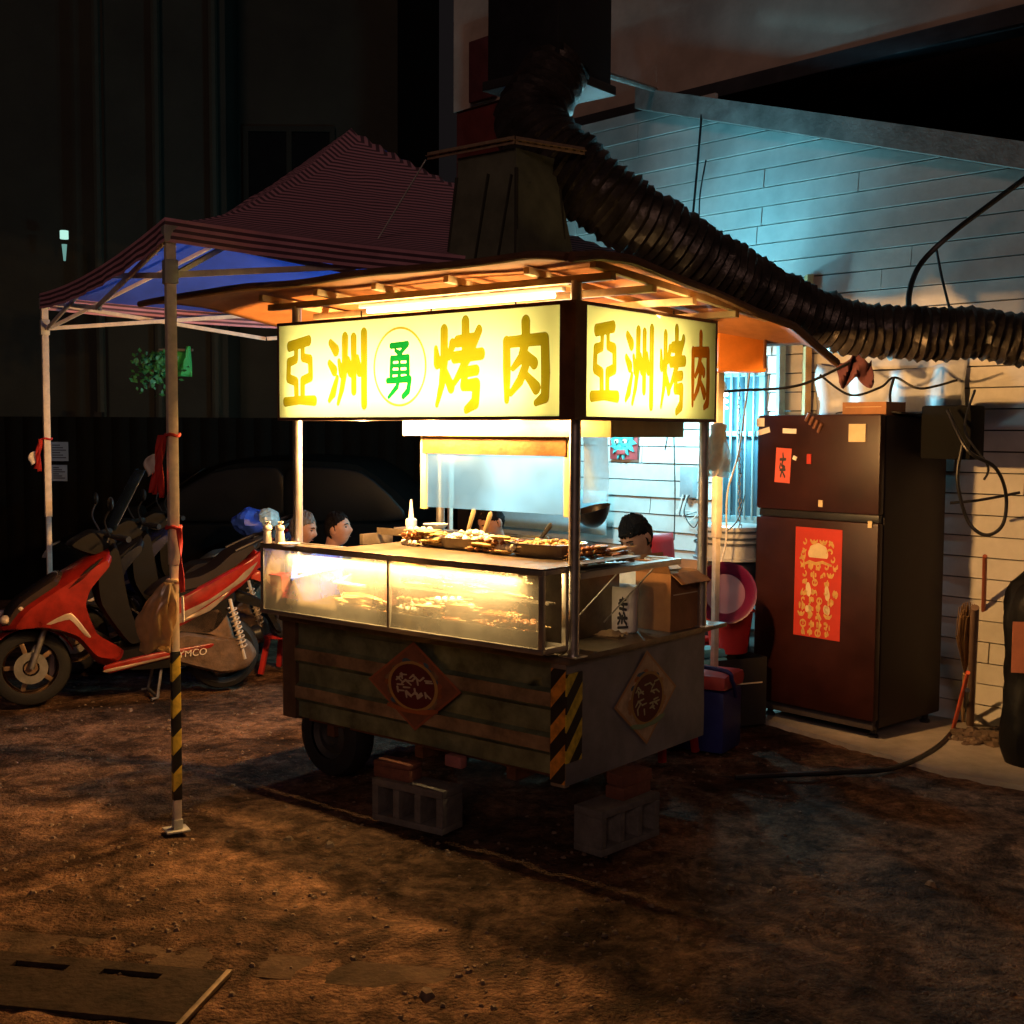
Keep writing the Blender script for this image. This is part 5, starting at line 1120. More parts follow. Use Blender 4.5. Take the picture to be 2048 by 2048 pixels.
for z in zz_:
    rx = float(np.interp(z, [0, .1, .45, .8, .9, .95, 1.0], [.12, .15, .145, .15, .14, .12, .04])); rr_ = []
    for a in np.linspace(0, 6.283, 33)[:-1]:
        k_ = 1+.22*noise.noise(Vector((math.cos(a)*1.6, math.sin(a)*1.6, z*3.2)))+.10*noise.noise(Vector((math.cos(a)*5, math.sin(a)*5, z*9)))
        rr_.append(Vector((p_.x+math.cos(a)*rx*k_, p_.y+math.sin(a)*.13*k_, z+.03*noise.noise(Vector((math.cos(a)*2, math.sin(a)*2, z))))))
    rings_.append(rr_)
mb.loft(rings_)
single('rubbish_bag', mb, mat('black_bag_film', (.004, .004, .0045), .5, 0, .3, 8, .5, 14, .2), 'tall black stuffed sack standing at the right edge', 'sack')
mb = MB(); mb.box((0, 0, 0), (.10, .006, .26), None, 0, 0); single('paper_card', mb, mat('orange_card', (.48, .17, .09), .7), 'orange and tan card stuck to the black sack', 'card', at(2045, 1295, 6.03), -.2)
# rubble heap at the right
mb = MB(); p_ = G(1985, 1480)
for k in range(120):
    a = random.random()*6.283; r_ = random.random(); s_ = random.uniform(.015, .05)
    mb.ball((p_.x+.28*r_*math.cos(a), p_.y+.18*r_*math.sin(a), .05*(1-r_)*random.random()+.005), (s_, s_, s_*.6), 7, 0, None, .25)
tag(mb.build('rubble', mat('rubble_dirt', (.12, .08, .055), .95, 0, .5, 12), None, 30), kind='stuff')

# ------------------------------------------------------------------ people
SKIN = mat('skin', (.42, .22, .145), .5, 0, .15, 20, .05, 80); HAIR = mat('black_hair', (.008, .007, .007), .85, 0, .4, 60, .8, 150, .1)
def remesh(o, vox, smooth=2):
    m = o.modifiers.new('r', 'REMESH'); m.mode = 'VOXEL'; m.voxel_size = vox
    k = o.modifiers.new('s', 'SMOOTH'); k.factor = .5; k.iterations = smooth
    dg = bpy.context.evaluated_depsgraph_get(); dg.update()
    me = bpy.data.meshes.new_from_object(o.evaluated_get(dg)); mt = list(o.data.materials)
    o.modifiers.clear(); old = o.data; o.data = me
    me.materials.clear()
    for x in mt: me.materials.append(x)
    me.polygons.foreach_set('material_index', [0]*len(me.polygons)); me.shade_smooth(); bpy.data.meshes.remove(old)
def gs(x, s_): return math.exp(-(x/s_)**2)
def head_pt(th, ph, sc=1.0, feat=True):
    x = math.sin(th)*math.cos(ph); y = math.sin(th)*math.sin(ph); z = math.cos(th)
    X, Y, Z = x*.074, y*.094, z*.118
    if Z < 0:
        k = (-Z/.118)**1.6; X *= 1-.30*k; Y = Y*(1-.10*k) if Y > 0 else Y*(1-.45*k)
    if feat and Y > 0:
        f = min(1, max(0, y))
        Y += f*(.024*gs(X, .011+.006*max(0, -Z/.03))*gs(Z+.018, .024) + .005*gs(Z-.030, .012)*gs(X, .05) - .010*gs(abs(X)-.030, .015)*gs(Z-.012, .013)
                + .004*gs(Z+.066, .012)*gs(X, .024) - .005*gs(Z+.064, .0035)*gs(X, .024) + .010*gs(Z+.103, .018)*gs(X, .026) + .004*gs(abs(X)-.042, .02)*gs(Z+.025, .025))
    return Vector((X*sc, Y*sc, Z*sc))
def head_mesh(mb, T, nth=34, nph=40):
    vs = []; fs = []
    for i in range(nth+1):
        for k in range(nph): vs.append(head_pt(math.pi*i/nth, 2*math.pi*k/nph))
    for i in range(nth):
        for k in range(nph): fs.append((i*nph+k, (i+1)*nph+k, (i+1)*nph+(k+1) % nph, i*nph+(k+1) % nph))
    mb.add(vs, fs, 0, T)
    for s_ in (-1, 1):
        mb.ball((s_*.074, -.008, -.004), (.010, .020, .031), 10, 0, T)
def ring(c, rx, ry, ax=Vector((1, 0, 0)), ay=Vector((0, 1, 0)), n=18, p=2.4):
    return [c+ax*(math.copysign(abs(math.cos(a))**(2/p), math.cos(a))*rx)+ay*(math.copysign(abs(math.sin(a))**(2/p), math.sin(a))*ry) for a in np.linspace(0, 6.28319, n+1)[:-1]]
def person(label, loc, rz, hs, lean=.1, head=(0, 0, 0), shirt=(.3, .3, .3), pants=(.04, .045, .07), hands_at=((-.12, .38, .75), (.12, .36, .75)), hairc=None, long_hair=False, group=None, thin=0):
    root = thing('person', label, 'person', loc, rz, group)
    pel = Vector((0, 0, hs+.10)); sp = Vector((0, math.sin(lean), math.cos(lean))); fw = Vector((0, math.cos(lean), -math.sin(lean))); ax = Vector((1, 0, 0))
    body = MB()
    def torso(mb, g):
        mb.loft([ring(pel-sp*.10, .10+g, .08+g, ax, fw), ring(pel-sp*.03, .155+g, .11+g, ax, fw), ring(pel+sp*.10, .145+g, .105+g, ax, fw), ring(pel+sp*.22, .15+g, .105+g, ax, fw), ring(pel+sp*.34, .17+g, .11+g, ax, fw), ring(pel+sp*.42, .165+g, .095+g, ax, fw), ring(pel+sp*.475, .11+g, .075+g, ax, fw), ring(pel+sp*.50, .065+g*.6, .06+g*.6, ax, fw)])
    torso(body, 0)
    nk = pel+sp*.48; hc = pel+sp*.655+fw*.035
    body.tube([nk-sp*.02, nk.lerp(hc, .5)+fw*(-.01), hc-sp*.03-fw*.02], [.058, .052, .05], 14)
    HM = Matrix.Translation(root_off(hc)) @ Matrix.Rotation(head[0], 4, 'Z') @ Matrix.Rotation(head[1]-lean*.5, 4, 'X') @ Matrix.Rotation(head[2], 4, 'Y')
    head_mesh(body, HM)
    sh = MB(); torso(sh, .012); tr = MB()
    for i, s_ in enumerate((-1, 1)):
        S0 = pel+sp*.425+ax*(s_*.175); Hd = Vector(hands_at[i]); d = Hd-S0; L1, L2 = .29, .25
        D_ = min(d.length, L1+L2-.01); Hd = S0+d.normalized()*D_
        a = (L1*L1-L2*L2+D_*D_)/(2*D_); hgt = math.sqrt(max(0, L1*L1-a*a)); dirn = d.normalized()
        out = (Vector((s_*.55, -.25, -1))); out = (out-dirn*out.dot(dirn)).normalized(); E_ = S0+dirn*a+out*hgt
        body.tube([S0, S0.lerp(E_, .5), E_, E_.lerp(Hd, .3), Hd], [.052, .046, .038, .038, .026], 12); body.ball(S0, (.058, .055, .06), 12)
        sh.tube([S0-ax*s_*.02, S0.lerp(E_, .35), S0.lerp(E_, .78)], [.066, .062, .058], 12); sh.ball(S0, (.07, .068, .072), 12)
        hd_ = (Hd-E_).normalized(); pal = hd_.cross(Vector((0, 0, 1))).normalized(); dn = hd_.cross(pal)
        body.loft([ring(Hd-hd_*.01, .026, .018, pal, dn, 12), ring(Hd+hd_*.04, .040, .015, pal, dn, 12), ring(Hd+hd_*.085, .040, .012, pal, dn, 12)])
        for k, fl in enumerate((.062, .074, .078, .07)):
            b = Hd+hd_*.08+pal*((k-1.5)*.0205); cu = dn if dn.z < 0 else -dn
            body.tube([b, b+hd_*fl*.45+cu*.004, b+hd_*fl*.75+cu*.018, b+hd_*fl*.9+cu*.036], [.0085, .008, .0075, .006], 8)
        tb_ = Hd+hd_*.02-pal*(.030*s_); cu = dn if dn.z < 0 else -dn
        body.tube([tb_, tb_-pal*(.022*s_)+hd_*.026+cu*.008, tb_-pal*(.026*s_)+hd_*.058+cu*.018], [.011, .010, .007], 8)
        hip = pel+Vector((s_*.09, 0, -.04)); kn = Vector((s_*.13, .43, hs+.07)); an = Vector((s_*.13, .43-.10*(hs < .4)+.03, .09))
        if hs < .4: kn = Vector((s_*.15, .36, .50)); an = Vector((s_*.14, .40, .09))
        body.tube([hip, hip.lerp(kn, .5), kn, kn.lerp(an, .3), kn.lerp(an, .7), an], [.085, .072, .055, .056, .042, .036], 14)
        tr.tube([hip-Vector((0, .03, 0)), hip.lerp(kn, .5), kn, kn.lerp(an, .3), kn.lerp(an, .85)], [.098, .086, .070, .068, .058], 14)
        body.tube([an, an+Vector((0, .03, -.05)), an+Vector((s_*.01, .14, -.062))], [.036, .036, .026], 12)
    tr.loft([ring(pel-sp*.12, .11, .10, ax, fw), ring(pel-sp*.04, .172, .128, ax, fw), ring(pel+sp*.06, .162, .122, ax, fw)])
    bo = body.build('body', SKIN, root, 0, fix=True); remesh(bo, .0065)
    so_ = sh.build('shirt', mat('shirt_%d_%d_%d' % tuple(int(c*99) for c in shirt), shirt, .85, 0, .2, 14, .15, 60), root, 0); remesh(so_, .012)
    to_ = tr.build('trousers', mat('trousers_%d' % int(pants[2]*999), pants, .85, 0, .2, 12), root, 0); remesh(to_, .014)
    # hair: a cap over the skull, open at the face
    hm = MB(); vs = []; fs = []; nth, nph = 46, 72
    for i in range(nth+1):
        for k in range(nph):
            p = head_pt(math.pi*i/nth, 2*math.pi*k/nph, 1.0, False); n_ = noise.noise(p*45+Vector((len(label), 0, 0)))
            n_ += .9*noise.noise(Vector((math.atan2(p.x, -p.y)*9, p.z*25, 3)))+.5*noise.noise(p*130); vs.append(p*(1.065+.075*n_)+Vector((0, -.004, .004)))
    def hairy(p):
        front = .066-.9*abs(p.x)*(0 if long_hair else .35)+(-.02 if long_hair else 0)
        front += .016*noise.noise(p*60)
        if p.y > .015: return p.z > front - max(0, (.05-p.y))*.8
        return p.z > (-.075 if p.y < -.03 else -.02) - (.03 if long_hair else 0)
    for i in range(nth):
        for k in range(nph):
            f = (i*nph+k, (i+1)*nph+k, (i+1)*nph+(k+1) % nph, i*nph+(k+1) % nph)
            if all(hairy(vs[q]) for q in f): fs.append(f)
    hm.add(vs, fs, 0, HM); ho = hm.build('hair', hairc or HAIR, root, 60)
    sm = ho.modifiers.new('s', 'SOLIDIFY'); sm.thickness = .010
    for s_ in (-1, 1):
        mb = MB(); mb.ball((s_*.030, .080, .010), (.013, .007, .0055), 10, 0, HM); mb.build('eye', mat('dark_eye', (.05, .035, .03), .25), root)
        mb = MB(); mb.tube([HM @ Vector(q) for q in ((s_*.014, .093, .027), (s_*.030, .092, .033), (s_*.048, .079, .027))], [.003, .0035, .002], 6); mb.build('eyebrow', HAIR, root)
    mb = MB(); mb.tube([HM @ Vector(q) for q in ((-.022, .082, -.064), (0, .0905, -.063), (.022, .082, -.064))], [.0012, .0022, .0012], 6); mb.build('mouth', mat('lips', (.25, .07, .06), .5), root)
    return root
def root_off(v): return v
def face_to(x, y): return math.atan2(-x, y)
def stool(label, loc, h_, col, rz=0):
    st_ = thing('stool', label, 'stool', loc, rz, 'plastic stools'); m = mat('stool_%d' % int(col[0]*99), col, .4, 0, .15)
    mb = MB(); mb.box((0, 0, h_-.0125), (.27, .27, .025), None, 0, .01); mb.build('seat', m, st_)
    for sx in (-1, 1):
        for sy in (-1, 1):
            mb = MB(); mb.bar((sx*.11, sy*.11, h_-.025), (sx*.15, sy*.15, 0), .035, .035, 0, (1, 0, 0), .006); mb.build('leg', m, st_)
ppl = [('man with greying hair facing right, half hidden behind the left post', at(606, 1058, 8.5), face_to(1, -.25), .33, .12, (0, -.15, 0), (.35, .12, .08), mat('grey_hair', (.10, .09, .085), .6, 0, .4, 60)),
       ('smiling man with short black hair in a blue shirt, turned to the right', at(676, 1058, 8.6), face_to(.95, -.30), .30, .10, (0, .18, .0), (.06, .26, .40), None),
       ('man in a white shirt bending his head down behind the steel panel', at(982, 1044, 7.9), face_to(-.62, -.75), .38, .28, (-.1, -.35, 0), (.70, .68, .62), None),
       ('person with thick dark hair and pale collar, head bowed behind the counter', at(1272, 1074, 6.25), face_to(-.62, -.65), .45, .26, (0, -.40, .05), (.66, .60, .50), None)]
for i, (lab, hp_, rz, hs, lean, hd_, shc, hc_) in enumerate(ppl):
    sp = Vector((0, math.sin(lean), math.cos(lean))); off = Vector((0, 0, hs+.10))+sp*.655+Vector((0, math.cos(lean), -math.sin(lean)))*.035
    base = Vector((hp_.x, hp_.y, 0))-(Matrix.Rotation(rz, 3, 'Z') @ Vector((0, off.y, 0)))
    hs2 = hs+(hp_.z-off.z)
    person(lab, base, rz, hs2, lean, hd_, shc, (.04, .045, .07) if i != 1 else (.08, .07, .05), hairc=hc_, long_hair=(i == 3), hands_at=((-.13, .40, hs2+.30), (.13, .38, hs2+.28)))
    stool(('red plastic stool under the man behind the left post', 'red plastic stool under the smiling man', 'red plastic stool under the man in white', 'red plastic stool under the bowed person behind the counter')[i], base+Vector((0, 0, 0)), hs2-.005, (.45, .03, .03), rz)
# red chair back and black wok behind the bowed person
ch = thing('red_chair', 'red plastic chair with its back showing behind the bowed person', 'chair', Vector((1.0, 7.55, 0)), .5); CR = mat('red_chair_plastic', (.60, .03, .035), .35, 0, .15)
mb = MB(); mb.box((0, 0, .43), (.42, .40, .03), None, 0, .012); mb.build('seat', CR, ch)
mb = MB(); mb.grid(lambda a, b: Vector(((a-.5)*(.42-.06*b), .19+.05*b-.06*(1-(2*a-1)**2)*.5, .45+b*.62)), 14, 10); bk = mb.build('backrest', CR, ch); bk.modifiers.new('s', 'SOLIDIFY').thickness = .015
for x in (-.18, .18):
    for y in (-.17, .17):
        mb = MB(); mb.bar((x*.95, y*.95, .415), (x*1.1, y*1.1, 0), .035, .03, 0, (1, 0, 0), .006); mb.build('leg', CR, ch)
wk = thing('wok', 'big black wok standing on edge against the pale sheet', 'wok', at(1192, 1055, 7.0), 0, None, (R(-12), R(10), R(150)))
wk.scale = (.42, .42, .85)
mb = MB(); mb.lathe([(r_, .20-math.sqrt(max(0, .34**2-r_*r_))+.14) for r_ in np.linspace(0.001, .27, 14)]+[(.275, .135), (.262, .13)]+[(r_, .208-math.sqrt(max(0, .34**2-r_*r_))+.14) for r_ in np.linspace(.25, .001, 12)], 34); mb.build('pan', mat('black_iron', (.015, .014, .014), .3, .4, .4, 9, .1), wk)
mb = MB(); mb.tube(smoothpath([(.26, -.05, .14), (.31, -.04, .15), (.31, .04, .15), (.26, .05, .14)], 5), .008, 8); mb.build('handle', BLACK_P, wk)
st3 = thing('side_table', 'low steel side table holding the black wok', 'table', Vector((.42, 7.15, 0)), .3)
mb = MB(); mb.box((0, 0, .89), (.75, .45, .03), None, 0, .004); mb.build('tabletop', STEEL_D, st3)
for x in (-.34, .34):
    for y in (-.19, .19):
        mb = MB(); mb.span((x-.016, y-.016, 0), (x+.016, y+.016, .874), 0, .002); mb.build('leg', STEEL_D, st3)
mb = MB(); mb.grid(lambda a, b: wl(3.9-a*1.3, .16, .95+b*.33), 8, 4); o = single('pale_sheet', mb, mat('pale_teal_sheet', (.42, .62, .68), .5, 0, .12), 'pale blue sheet panel low on the wall behind the man in white', 'sheet'); o.modifiers.new('s', 'SOLIDIFY').thickness = .01

# ------------------------------------------------------------------ scooters
def puff(poly, w, y0=0., p=3.0, n=8, bulge=.16):
    cx = sum(q[0] for q in poly)/len(poly); cz = sum(q[1] for q in poly)/len(poly); rings = []
    # resample the outline smoothly
    P = [Vector((x, 0, z)) for x, z in poly]; out = []
    for i in range(len(P)):
        p0, p1, p2, p3 = P[i-1], P[i], P[(i+1) % len(P)], P[(i+2) % len(P)]
        for k in range(4):
            t = k/4; out.append(.5*((2*p1)+(p2-p0)*t*.8+(2*p0*.9-4.7*p1+3.8*p2-.9*p3+.0*p0)*t*t*0+(p2-p1)*t*2*0)+(p2-p1)*t-(p2-p0)*t*.4+((p2-p0)*.4*t*(1-t)*(1-t)-(p3-p1)*.4*t*t*(1-t))+(p2-p1)*(3*t*t-2*t*t*t-t)*.0)
    out = []
    for i in range(len(P)):
        p0, p1, p2, p3 = P[i-1], P[i], P[(i+1) % len(P)], P[(i+2) % len(P)]
        for k in range(4):
            t = k/4; m1 = (p2-p0)*.3; m2 = (p3-p1)*.3
            out.append(p1*(2*t**3-3*t*t+1)+m1*(t**3-2*t*t+t)+p2*(-2*t**3+3*t*t)+m2*(t**3-t*t))
    for i in range(n+1):
        u = -1+2*i/n; s_ = 1-bulge*abs(u)**p
        rings.append([Vector((cx+(q.x-cx)*s_, y0+u*w, cz+(q.z-cz)*s_)) for q in out])
    mb = MB(); mb.loft(rings); return mb
def helix(p, q, r, turns, wire, n=14):
    p = Vector(p); q = Vector(q); z = (q-p).normalized(); x = z.orthogonal().normalized(); y = z.cross(x)
    return [p.lerp(q, i/(turns*n))+(x*math.cos(i*6.283/n)+y*math.sin(i*6.283/n))*r for i in range(turns*n+1)]
def scooter(label, P, dv, body_m, dark_m, seat_m, logo=False, shield=False):
    s_ = thing('scooter', label, 'scooter', P, math.atan2(dv[1], dv[0]), 'scooters parked in a row')
    trim = mat('silver_trim', (.42, .32, .22), .35, .4, .3); lens = mat('smoked_lens', (.05, .035, .03), .12, 0, .3, 9, 0, 60, .6); case_m = mat('dusty_engine', (.15, .095, .06), .7, .2, .55, 10, .4, 40)
    for x, wd in ((0, .055), (1.2, .045)):
        T = Matrix.Translation((x, 0, .245)) @ Matrix.Rotation(R(90), 4, 'X')
        mb = MB(); mb.lathe([(.165, -wd*.8), (.20, -wd), (.232, -wd*.75), (.245, 0), (.232, wd*.75), (.20, wd), (.165, wd*.8)], 40, T); wh = mb.build('wheel', BLACK_R, s_)
        mb = MB(); mb.lathe([(.165, -wd*.75), (.172, -wd*.75), (.172, wd*.75), (.165, wd*.75), (.15, .012), (.15, -.012)], 36, T); mb.lathe([(0, -.05), (.04, -.05), (.04, .05), (0, .05)], 16, T)
        for k in range(5):
            a = k*1.2566; mb.bar(T @ Vector((math.cos(a)*.035, math.sin(a)*.035, 0)), T @ Vector((math.cos(a)*.155, math.sin(a)*.155, 0)), .022, .028)
        mb.build('rim', mat('bronze_rim', (.30, .20, .13), .4, .6, .2), wh)
        if x: mb = MB(); mb.lathe([(.05, .052), (.10, .052), (.10, .056), (.05, .056)], 28, T @ Matrix.Rotation(math.pi, 4, 'X')); mb.build('brake_disc', STEEL_D, wh)
    mb = MB(); mb.grid(lambda a, b: Vector((1.2+.275*math.cos(R(15+a*140)), (b-.5)*.15, .245+.275*math.sin(R(15+a*140))-.06*abs(b-.5)**2*4*.25)), 20, 8); o = mb.build('front_fender', body_m, s_); o.modifiers.new('s', 'SOLIDIFY').thickness = .006
    for y in (-.075, .075):
        mb = MB(); mb.tube([(1.2, y, .245), (1.06, y, .66)], .018, 10); mb.build('fork', STEEL_D, s_)
    puff([(1.40, .50), (1.30, .64), (1.06, .80), (.84, .93), (.72, 1.0), (.70, .95), (.84, .78), (.88, .64), (.80, .42), (.62, .29), (.66, .21), (.80, .24), (.93, .40), (1.08, .47), (1.22, .50)], .20, bulge=.22).build('front_cowl', body_m, s_)
    puff([(1.385, .515), (1.29, .665), (1.04, .835), (1.0, .80), (1.18, .60), (1.32, .50)], .165, bulge=.25).build('headlight', lens, s_)
    for y in (-.075, .075):
        for (x, z, r_) in ((1.325, .565, .036), (1.24, .635, .034)):
            mb = MB(); mb.ball((x+.02, y*1.6, z), (r_, .052, r_*.8), 12); mb.build('lamp', mat('cream_reflector', (.75, .62, .45), .25), s_)
    for y in (-1, 1):
        puff([(1.10, .50), (.93, .47), (.80, .34), (.84, .42), (.95, .56)], .006, y*.192, bulge=.2).build('cowl_graphic', dark_m, s_)
        puff([(1.13, .535), (.98, .60), (.86, .44), (.885, .44), (.99, .565)], .005, y*.197, bulge=.2).build('cowl_graphic', trim, s_)
        puff([(1.02, .72), (.88, .86), (.78, .93), (.90, .80)], .005, y*.195, bulge=.2).build('cowl_graphic', dark_m, s_)
    puff([(.72, 1.02), (.68, .98), (.62, .62), (.54, .36), (.62, .34), (.80, .62), (.82, .84)], .165, bulge=.12).build('inner_panel', dark_m, s_)
    puff([(.98, 1.0), (.84, 1.09), (.70, 1.06), (.68, 1.0), (.82, .93)], .11).build('handlebar_cover', dark_m, s_)
    mb = MB(); mb.tube(smoothpath([(.66, -.34, 1.05), (.74, -.15, 1.06), (.74, .15, 1.06), (.66, .34, 1.05)], 5), .014, 10); hb = mb.build('handlebar', BLACK_P, s_)
    for y in (-1, 1):
        mb = MB(); mb.tube([(.655, y*.36, 1.05), (.70, y*.24, 1.055)], .019, 10); mb.build('grip', BLACK_R, hb)
        mb = MB(); mb.tube(smoothpath([(.74, y*.20, 1.06), (.78, y*.26, 1.16), (.75, y*.30, 1.24)], 5), .006, 8); mb.ball((.75, y*.31, 1.27), (.018, .062, .042), 12); mb.build('mirror', BLACK_P, s_)
        mb = MB(); mb.tube([(.74, y*.16, 1.05), (.77, y*.30, 1.035)], .005, 6); mb.build('brake_lever', STEEL, s_)
    puff([(.68, .34), (.20, .35), (.14, .28), (.25, .20), (.62, .20), (.74, .26)], .175, bulge=.08).build('floorboard', dark_m, s_)
    for y in (-1, 1):
        m2 = puff([(.78, .25), (.52, .30), (.10, .345), (.12, .31), (.50, .245), (.76, .20)], .012, y*.183, bulge=.25); m2.build('side_skirt', body_m, s_)
        m2 = puff([(.78, .225), (.44, .275), (.16, .325), (.44, .262), (.76, .208)], .004, y*.196, bulge=.3); m2.build('skirt_stripe', trim, s_)
    puff([(.50, .34), (.46, .60), (.30, .70), (.02, .74), (-.08, .62), (.05, .42), (.2, .36)], .15, bulge=.12).build('body_panel', dark_m, s_)
    for y in (-1, 1):
        puff([(.52, .50), (.36, .62), (.12, .74), (-.12, .86), (-.235, .93), (-.25, .86), (-.10, .70), (.14, .54), (.40, .42)], .03, y*.135, bulge=.25).build('tail_cowl', body_m, s_)
        puff([(.46, .48), (.14, .615), (-.10, .77), (-.20, .86), (-.115, .745), (.14, .59), (.38, .45)], .005, y*.167, bulge=.3).build('tail_stripe', trim, s_)
        puff([(.40, .455), (.14, .58), (-.02, .68), (.12, .55)], .005, y*.166, bulge=.3).build('tail_stripe', trim, s_)
    puff([(.50, .66), (.40, .74), (.20, .765), (.06, .83), (-.06, .93), (-.19, .99), (-.23, .965), (-.12, .86), (.05, .74), (.3, .64)], .135, bulge=.14).build('seat', seat_m, s_)
    mb = MB(); mb.tube(smoothpath([(-.06, -.13, .93), (-.25, -.12, 1.01), (-.30, 0, 1.02), (-.25, .12, 1.01), (-.06, .13, .93)], 5), .012, 8); mb.build('grab_rail', BLACK_P, s_)
    puff([(-.20, .93), (-.27, .88), (-.26, .80), (-.18, .82)], .10).build('tail_light', mat('red_lens', (.45, .02, .02), .2), s_)
    for y in (-1, 1): puff([(-.20, .80), (-.36, .72), (-.34, .69), (-.16, .74)], .03, y*.12).build('indicator', mat('red_indicator', (.40, .05, .03), .3), s_)
    puff([(-.10, .66), (-.30, .56), (-.40, .36), (-.37, .35), (-.27, .52), (-.06, .60)], .06).build('rear_fender', dark_m, s_)
    mb = MB(); mb.box((-.355, 0, .50), (.006, .18, .12), Matrix.Rotation(R(25), 3, 'Y'), 0, .002); mb.build('number_plate', PLASTIC_W, s_)
    puff([(.50, .36), (.40, .25), (.05, .13), (-.12, .15), (-.19, .24), (-.13, .34), (.1, .38), (.3, .42)], .055, .135, bulge=.15).build('engine_case', case_m, s_)
    puff([(.44, .44), (.10, .38), (-.06, .30), (-.02, .47), (.05, .58), (.3, .52)], .05, .10, bulge=.2).build('air_box', case_m, s_)
    mb = MB(); mb.tube([(.35, -.15, .22), (.10, -.16, .23), (.05, -.165, .25), (-.30, -.17, .33), (-.32, -.17, .335)], [.02, .025, .055, .055, .03], 14); mb.build('exhaust', BLACK_P, s_)
    mb = MB(); mb.tube(helix((-.09, .19, .30), (-.02, .17, .57), .026, 9, .006), .0055, 7); mb.tube([(-.10, .19, .22), (-.01, .17, .62)], .012, 8); mb.build('shock_absorber', mat('cream_spring', (.55, .46, .36), .5, 0, .3), s_)
    mb = MB(); mb.tube([(.42, .12, .22), (.46, .16, .01), (.50, .17, .005)], .010, 8); mb.tube([(.42, -.12, .22), (.46, -.16, .01), (.50, -.17, .005)], .010, 8); mb.tube([(.46, -.16, .01), (.46, .16, .01)], .010, 8); mb.build('stand', STEEL_D, s_)
    if shield:
        mb = MB(); mb.grid(lambda a, b: Vector((.98-.22*b-.05*(2*a-1)**2, (a-.5)*.42*(1-.25*b), 1.02+.42*b)), 14, 10); o = mb.build('windscreen', mat('smoked_screen', (.02, .035, .05), .12, 0, .3, 9, 0, 60, .7), s_); o.modifiers.new('s', 'SOLIDIFY').thickness = .004
    if logo:
        c = bpy.data.curves.new('t', 'FONT'); c.body = 'KYMCO'; c.size = .062; c.shear = .15; t = bpy.data.objects.new('t', c); COL.objects.link(t)
        dg = bpy.context.evaluated_depsgraph_get(); dg.update(); me = bpy.data.meshes.new_from_object(t.evaluated_get(dg)); bpy.data.objects.remove(t)
        o = bpy.data.objects.new('lettering', me); COL.objects.link(o); me.materials.clear(); me.materials.append(mat('silver_letter', (.70, .62, .50), .4)); o.parent = s_
        o.matrix_local = Matrix(((-1, 0, 0, .375), (0, 0, 1, .1985), (.12, 1, 0, .262), (0, 0, 0, 1)))
    return s_
RED_B = mat('red_scooter_paint', (.27, .014, .007), .3, 0, .55, 7, 0, 60, .5); DARK_B = mat('black_scooter_plastic', (.008, .007, .007), .5, 0, .4, 9, 0, 60, .15); SEAT_D = mat('dark_seat', (.02, .014, .012), .55, 0, .3, 9, 0, 60, .2)
dv = Vector((-.889, -.457, 0)).normalized()
scooter('red sporty scooter with black seat parked nearest, right behind the tent pole', Vector((-1.93, 7.96, 0)), dv, RED_B, DARK_B, SEAT_D, True)
BLK = mat('black_scooter_paint', (.014, .014, .018), .2, 0, .2, 5, 0, 60, .7); SIL = mat('grey_scooter_paint', (.09, .11, .13), .25, .2, .2, 5, 0, 60, .6); BLU = mat('dark_blue_scooter_paint', (.02, .025, .09), .25, 0, .2, 5, 0, 60, .6)
scooter('black scooter with dark windscreen parked second, beyond the red one', Vector((-2.02, 8.95, 0)), Vector((-.90, -.43, 0)).normalized(), BLK, DARK_B, SEAT_D, False, True)
scooter('dark blue scooter parked third from the front, beyond the black one', Vector((-2.05, 9.75, 0)), Vector((-.92, -.39, 0)).normalized(), BLU, DARK_B, mat('grey_seat', (.10, .12, .13), .35, 0, .2), False)
hm_ = thing('bundle', 'blue bag with pale crumpled plastic lying on the rear of a parked scooter', 'bag', at(508, 1046, 9.05), .4)
mb = MB(); mb.ball((0, 0, 0), (.15, .12, .11), 26)
for q, v in enumerate(mb.v):
    v = Vector(v); k_ = 1+.30*noise.noise(v*9)+.14*noise.noise(v*24); mb.v[q] = tuple(v*k_)
mb.build('bag', mat('blue_bag', (.025, .07, .45), .4, 0, .3, 12), hm_, 25)
mb = MB(); mb.ball((.09, -.09, .02), (.085, .05, .085), 22)
for q, v in enumerate(mb.v):
    v = Vector(v); k_ = 1+.35*noise.noise(v*16)+.2*noise.noise(v*40); c_ = Vector((.09, -.09, .02)); mb.v[q] = tuple(c_+(v-c_)*k_)
mb.build('crumpled_film', mat('pale_film', (.40, .60, .68), .25, 0, .4, 30), hm_, 20)

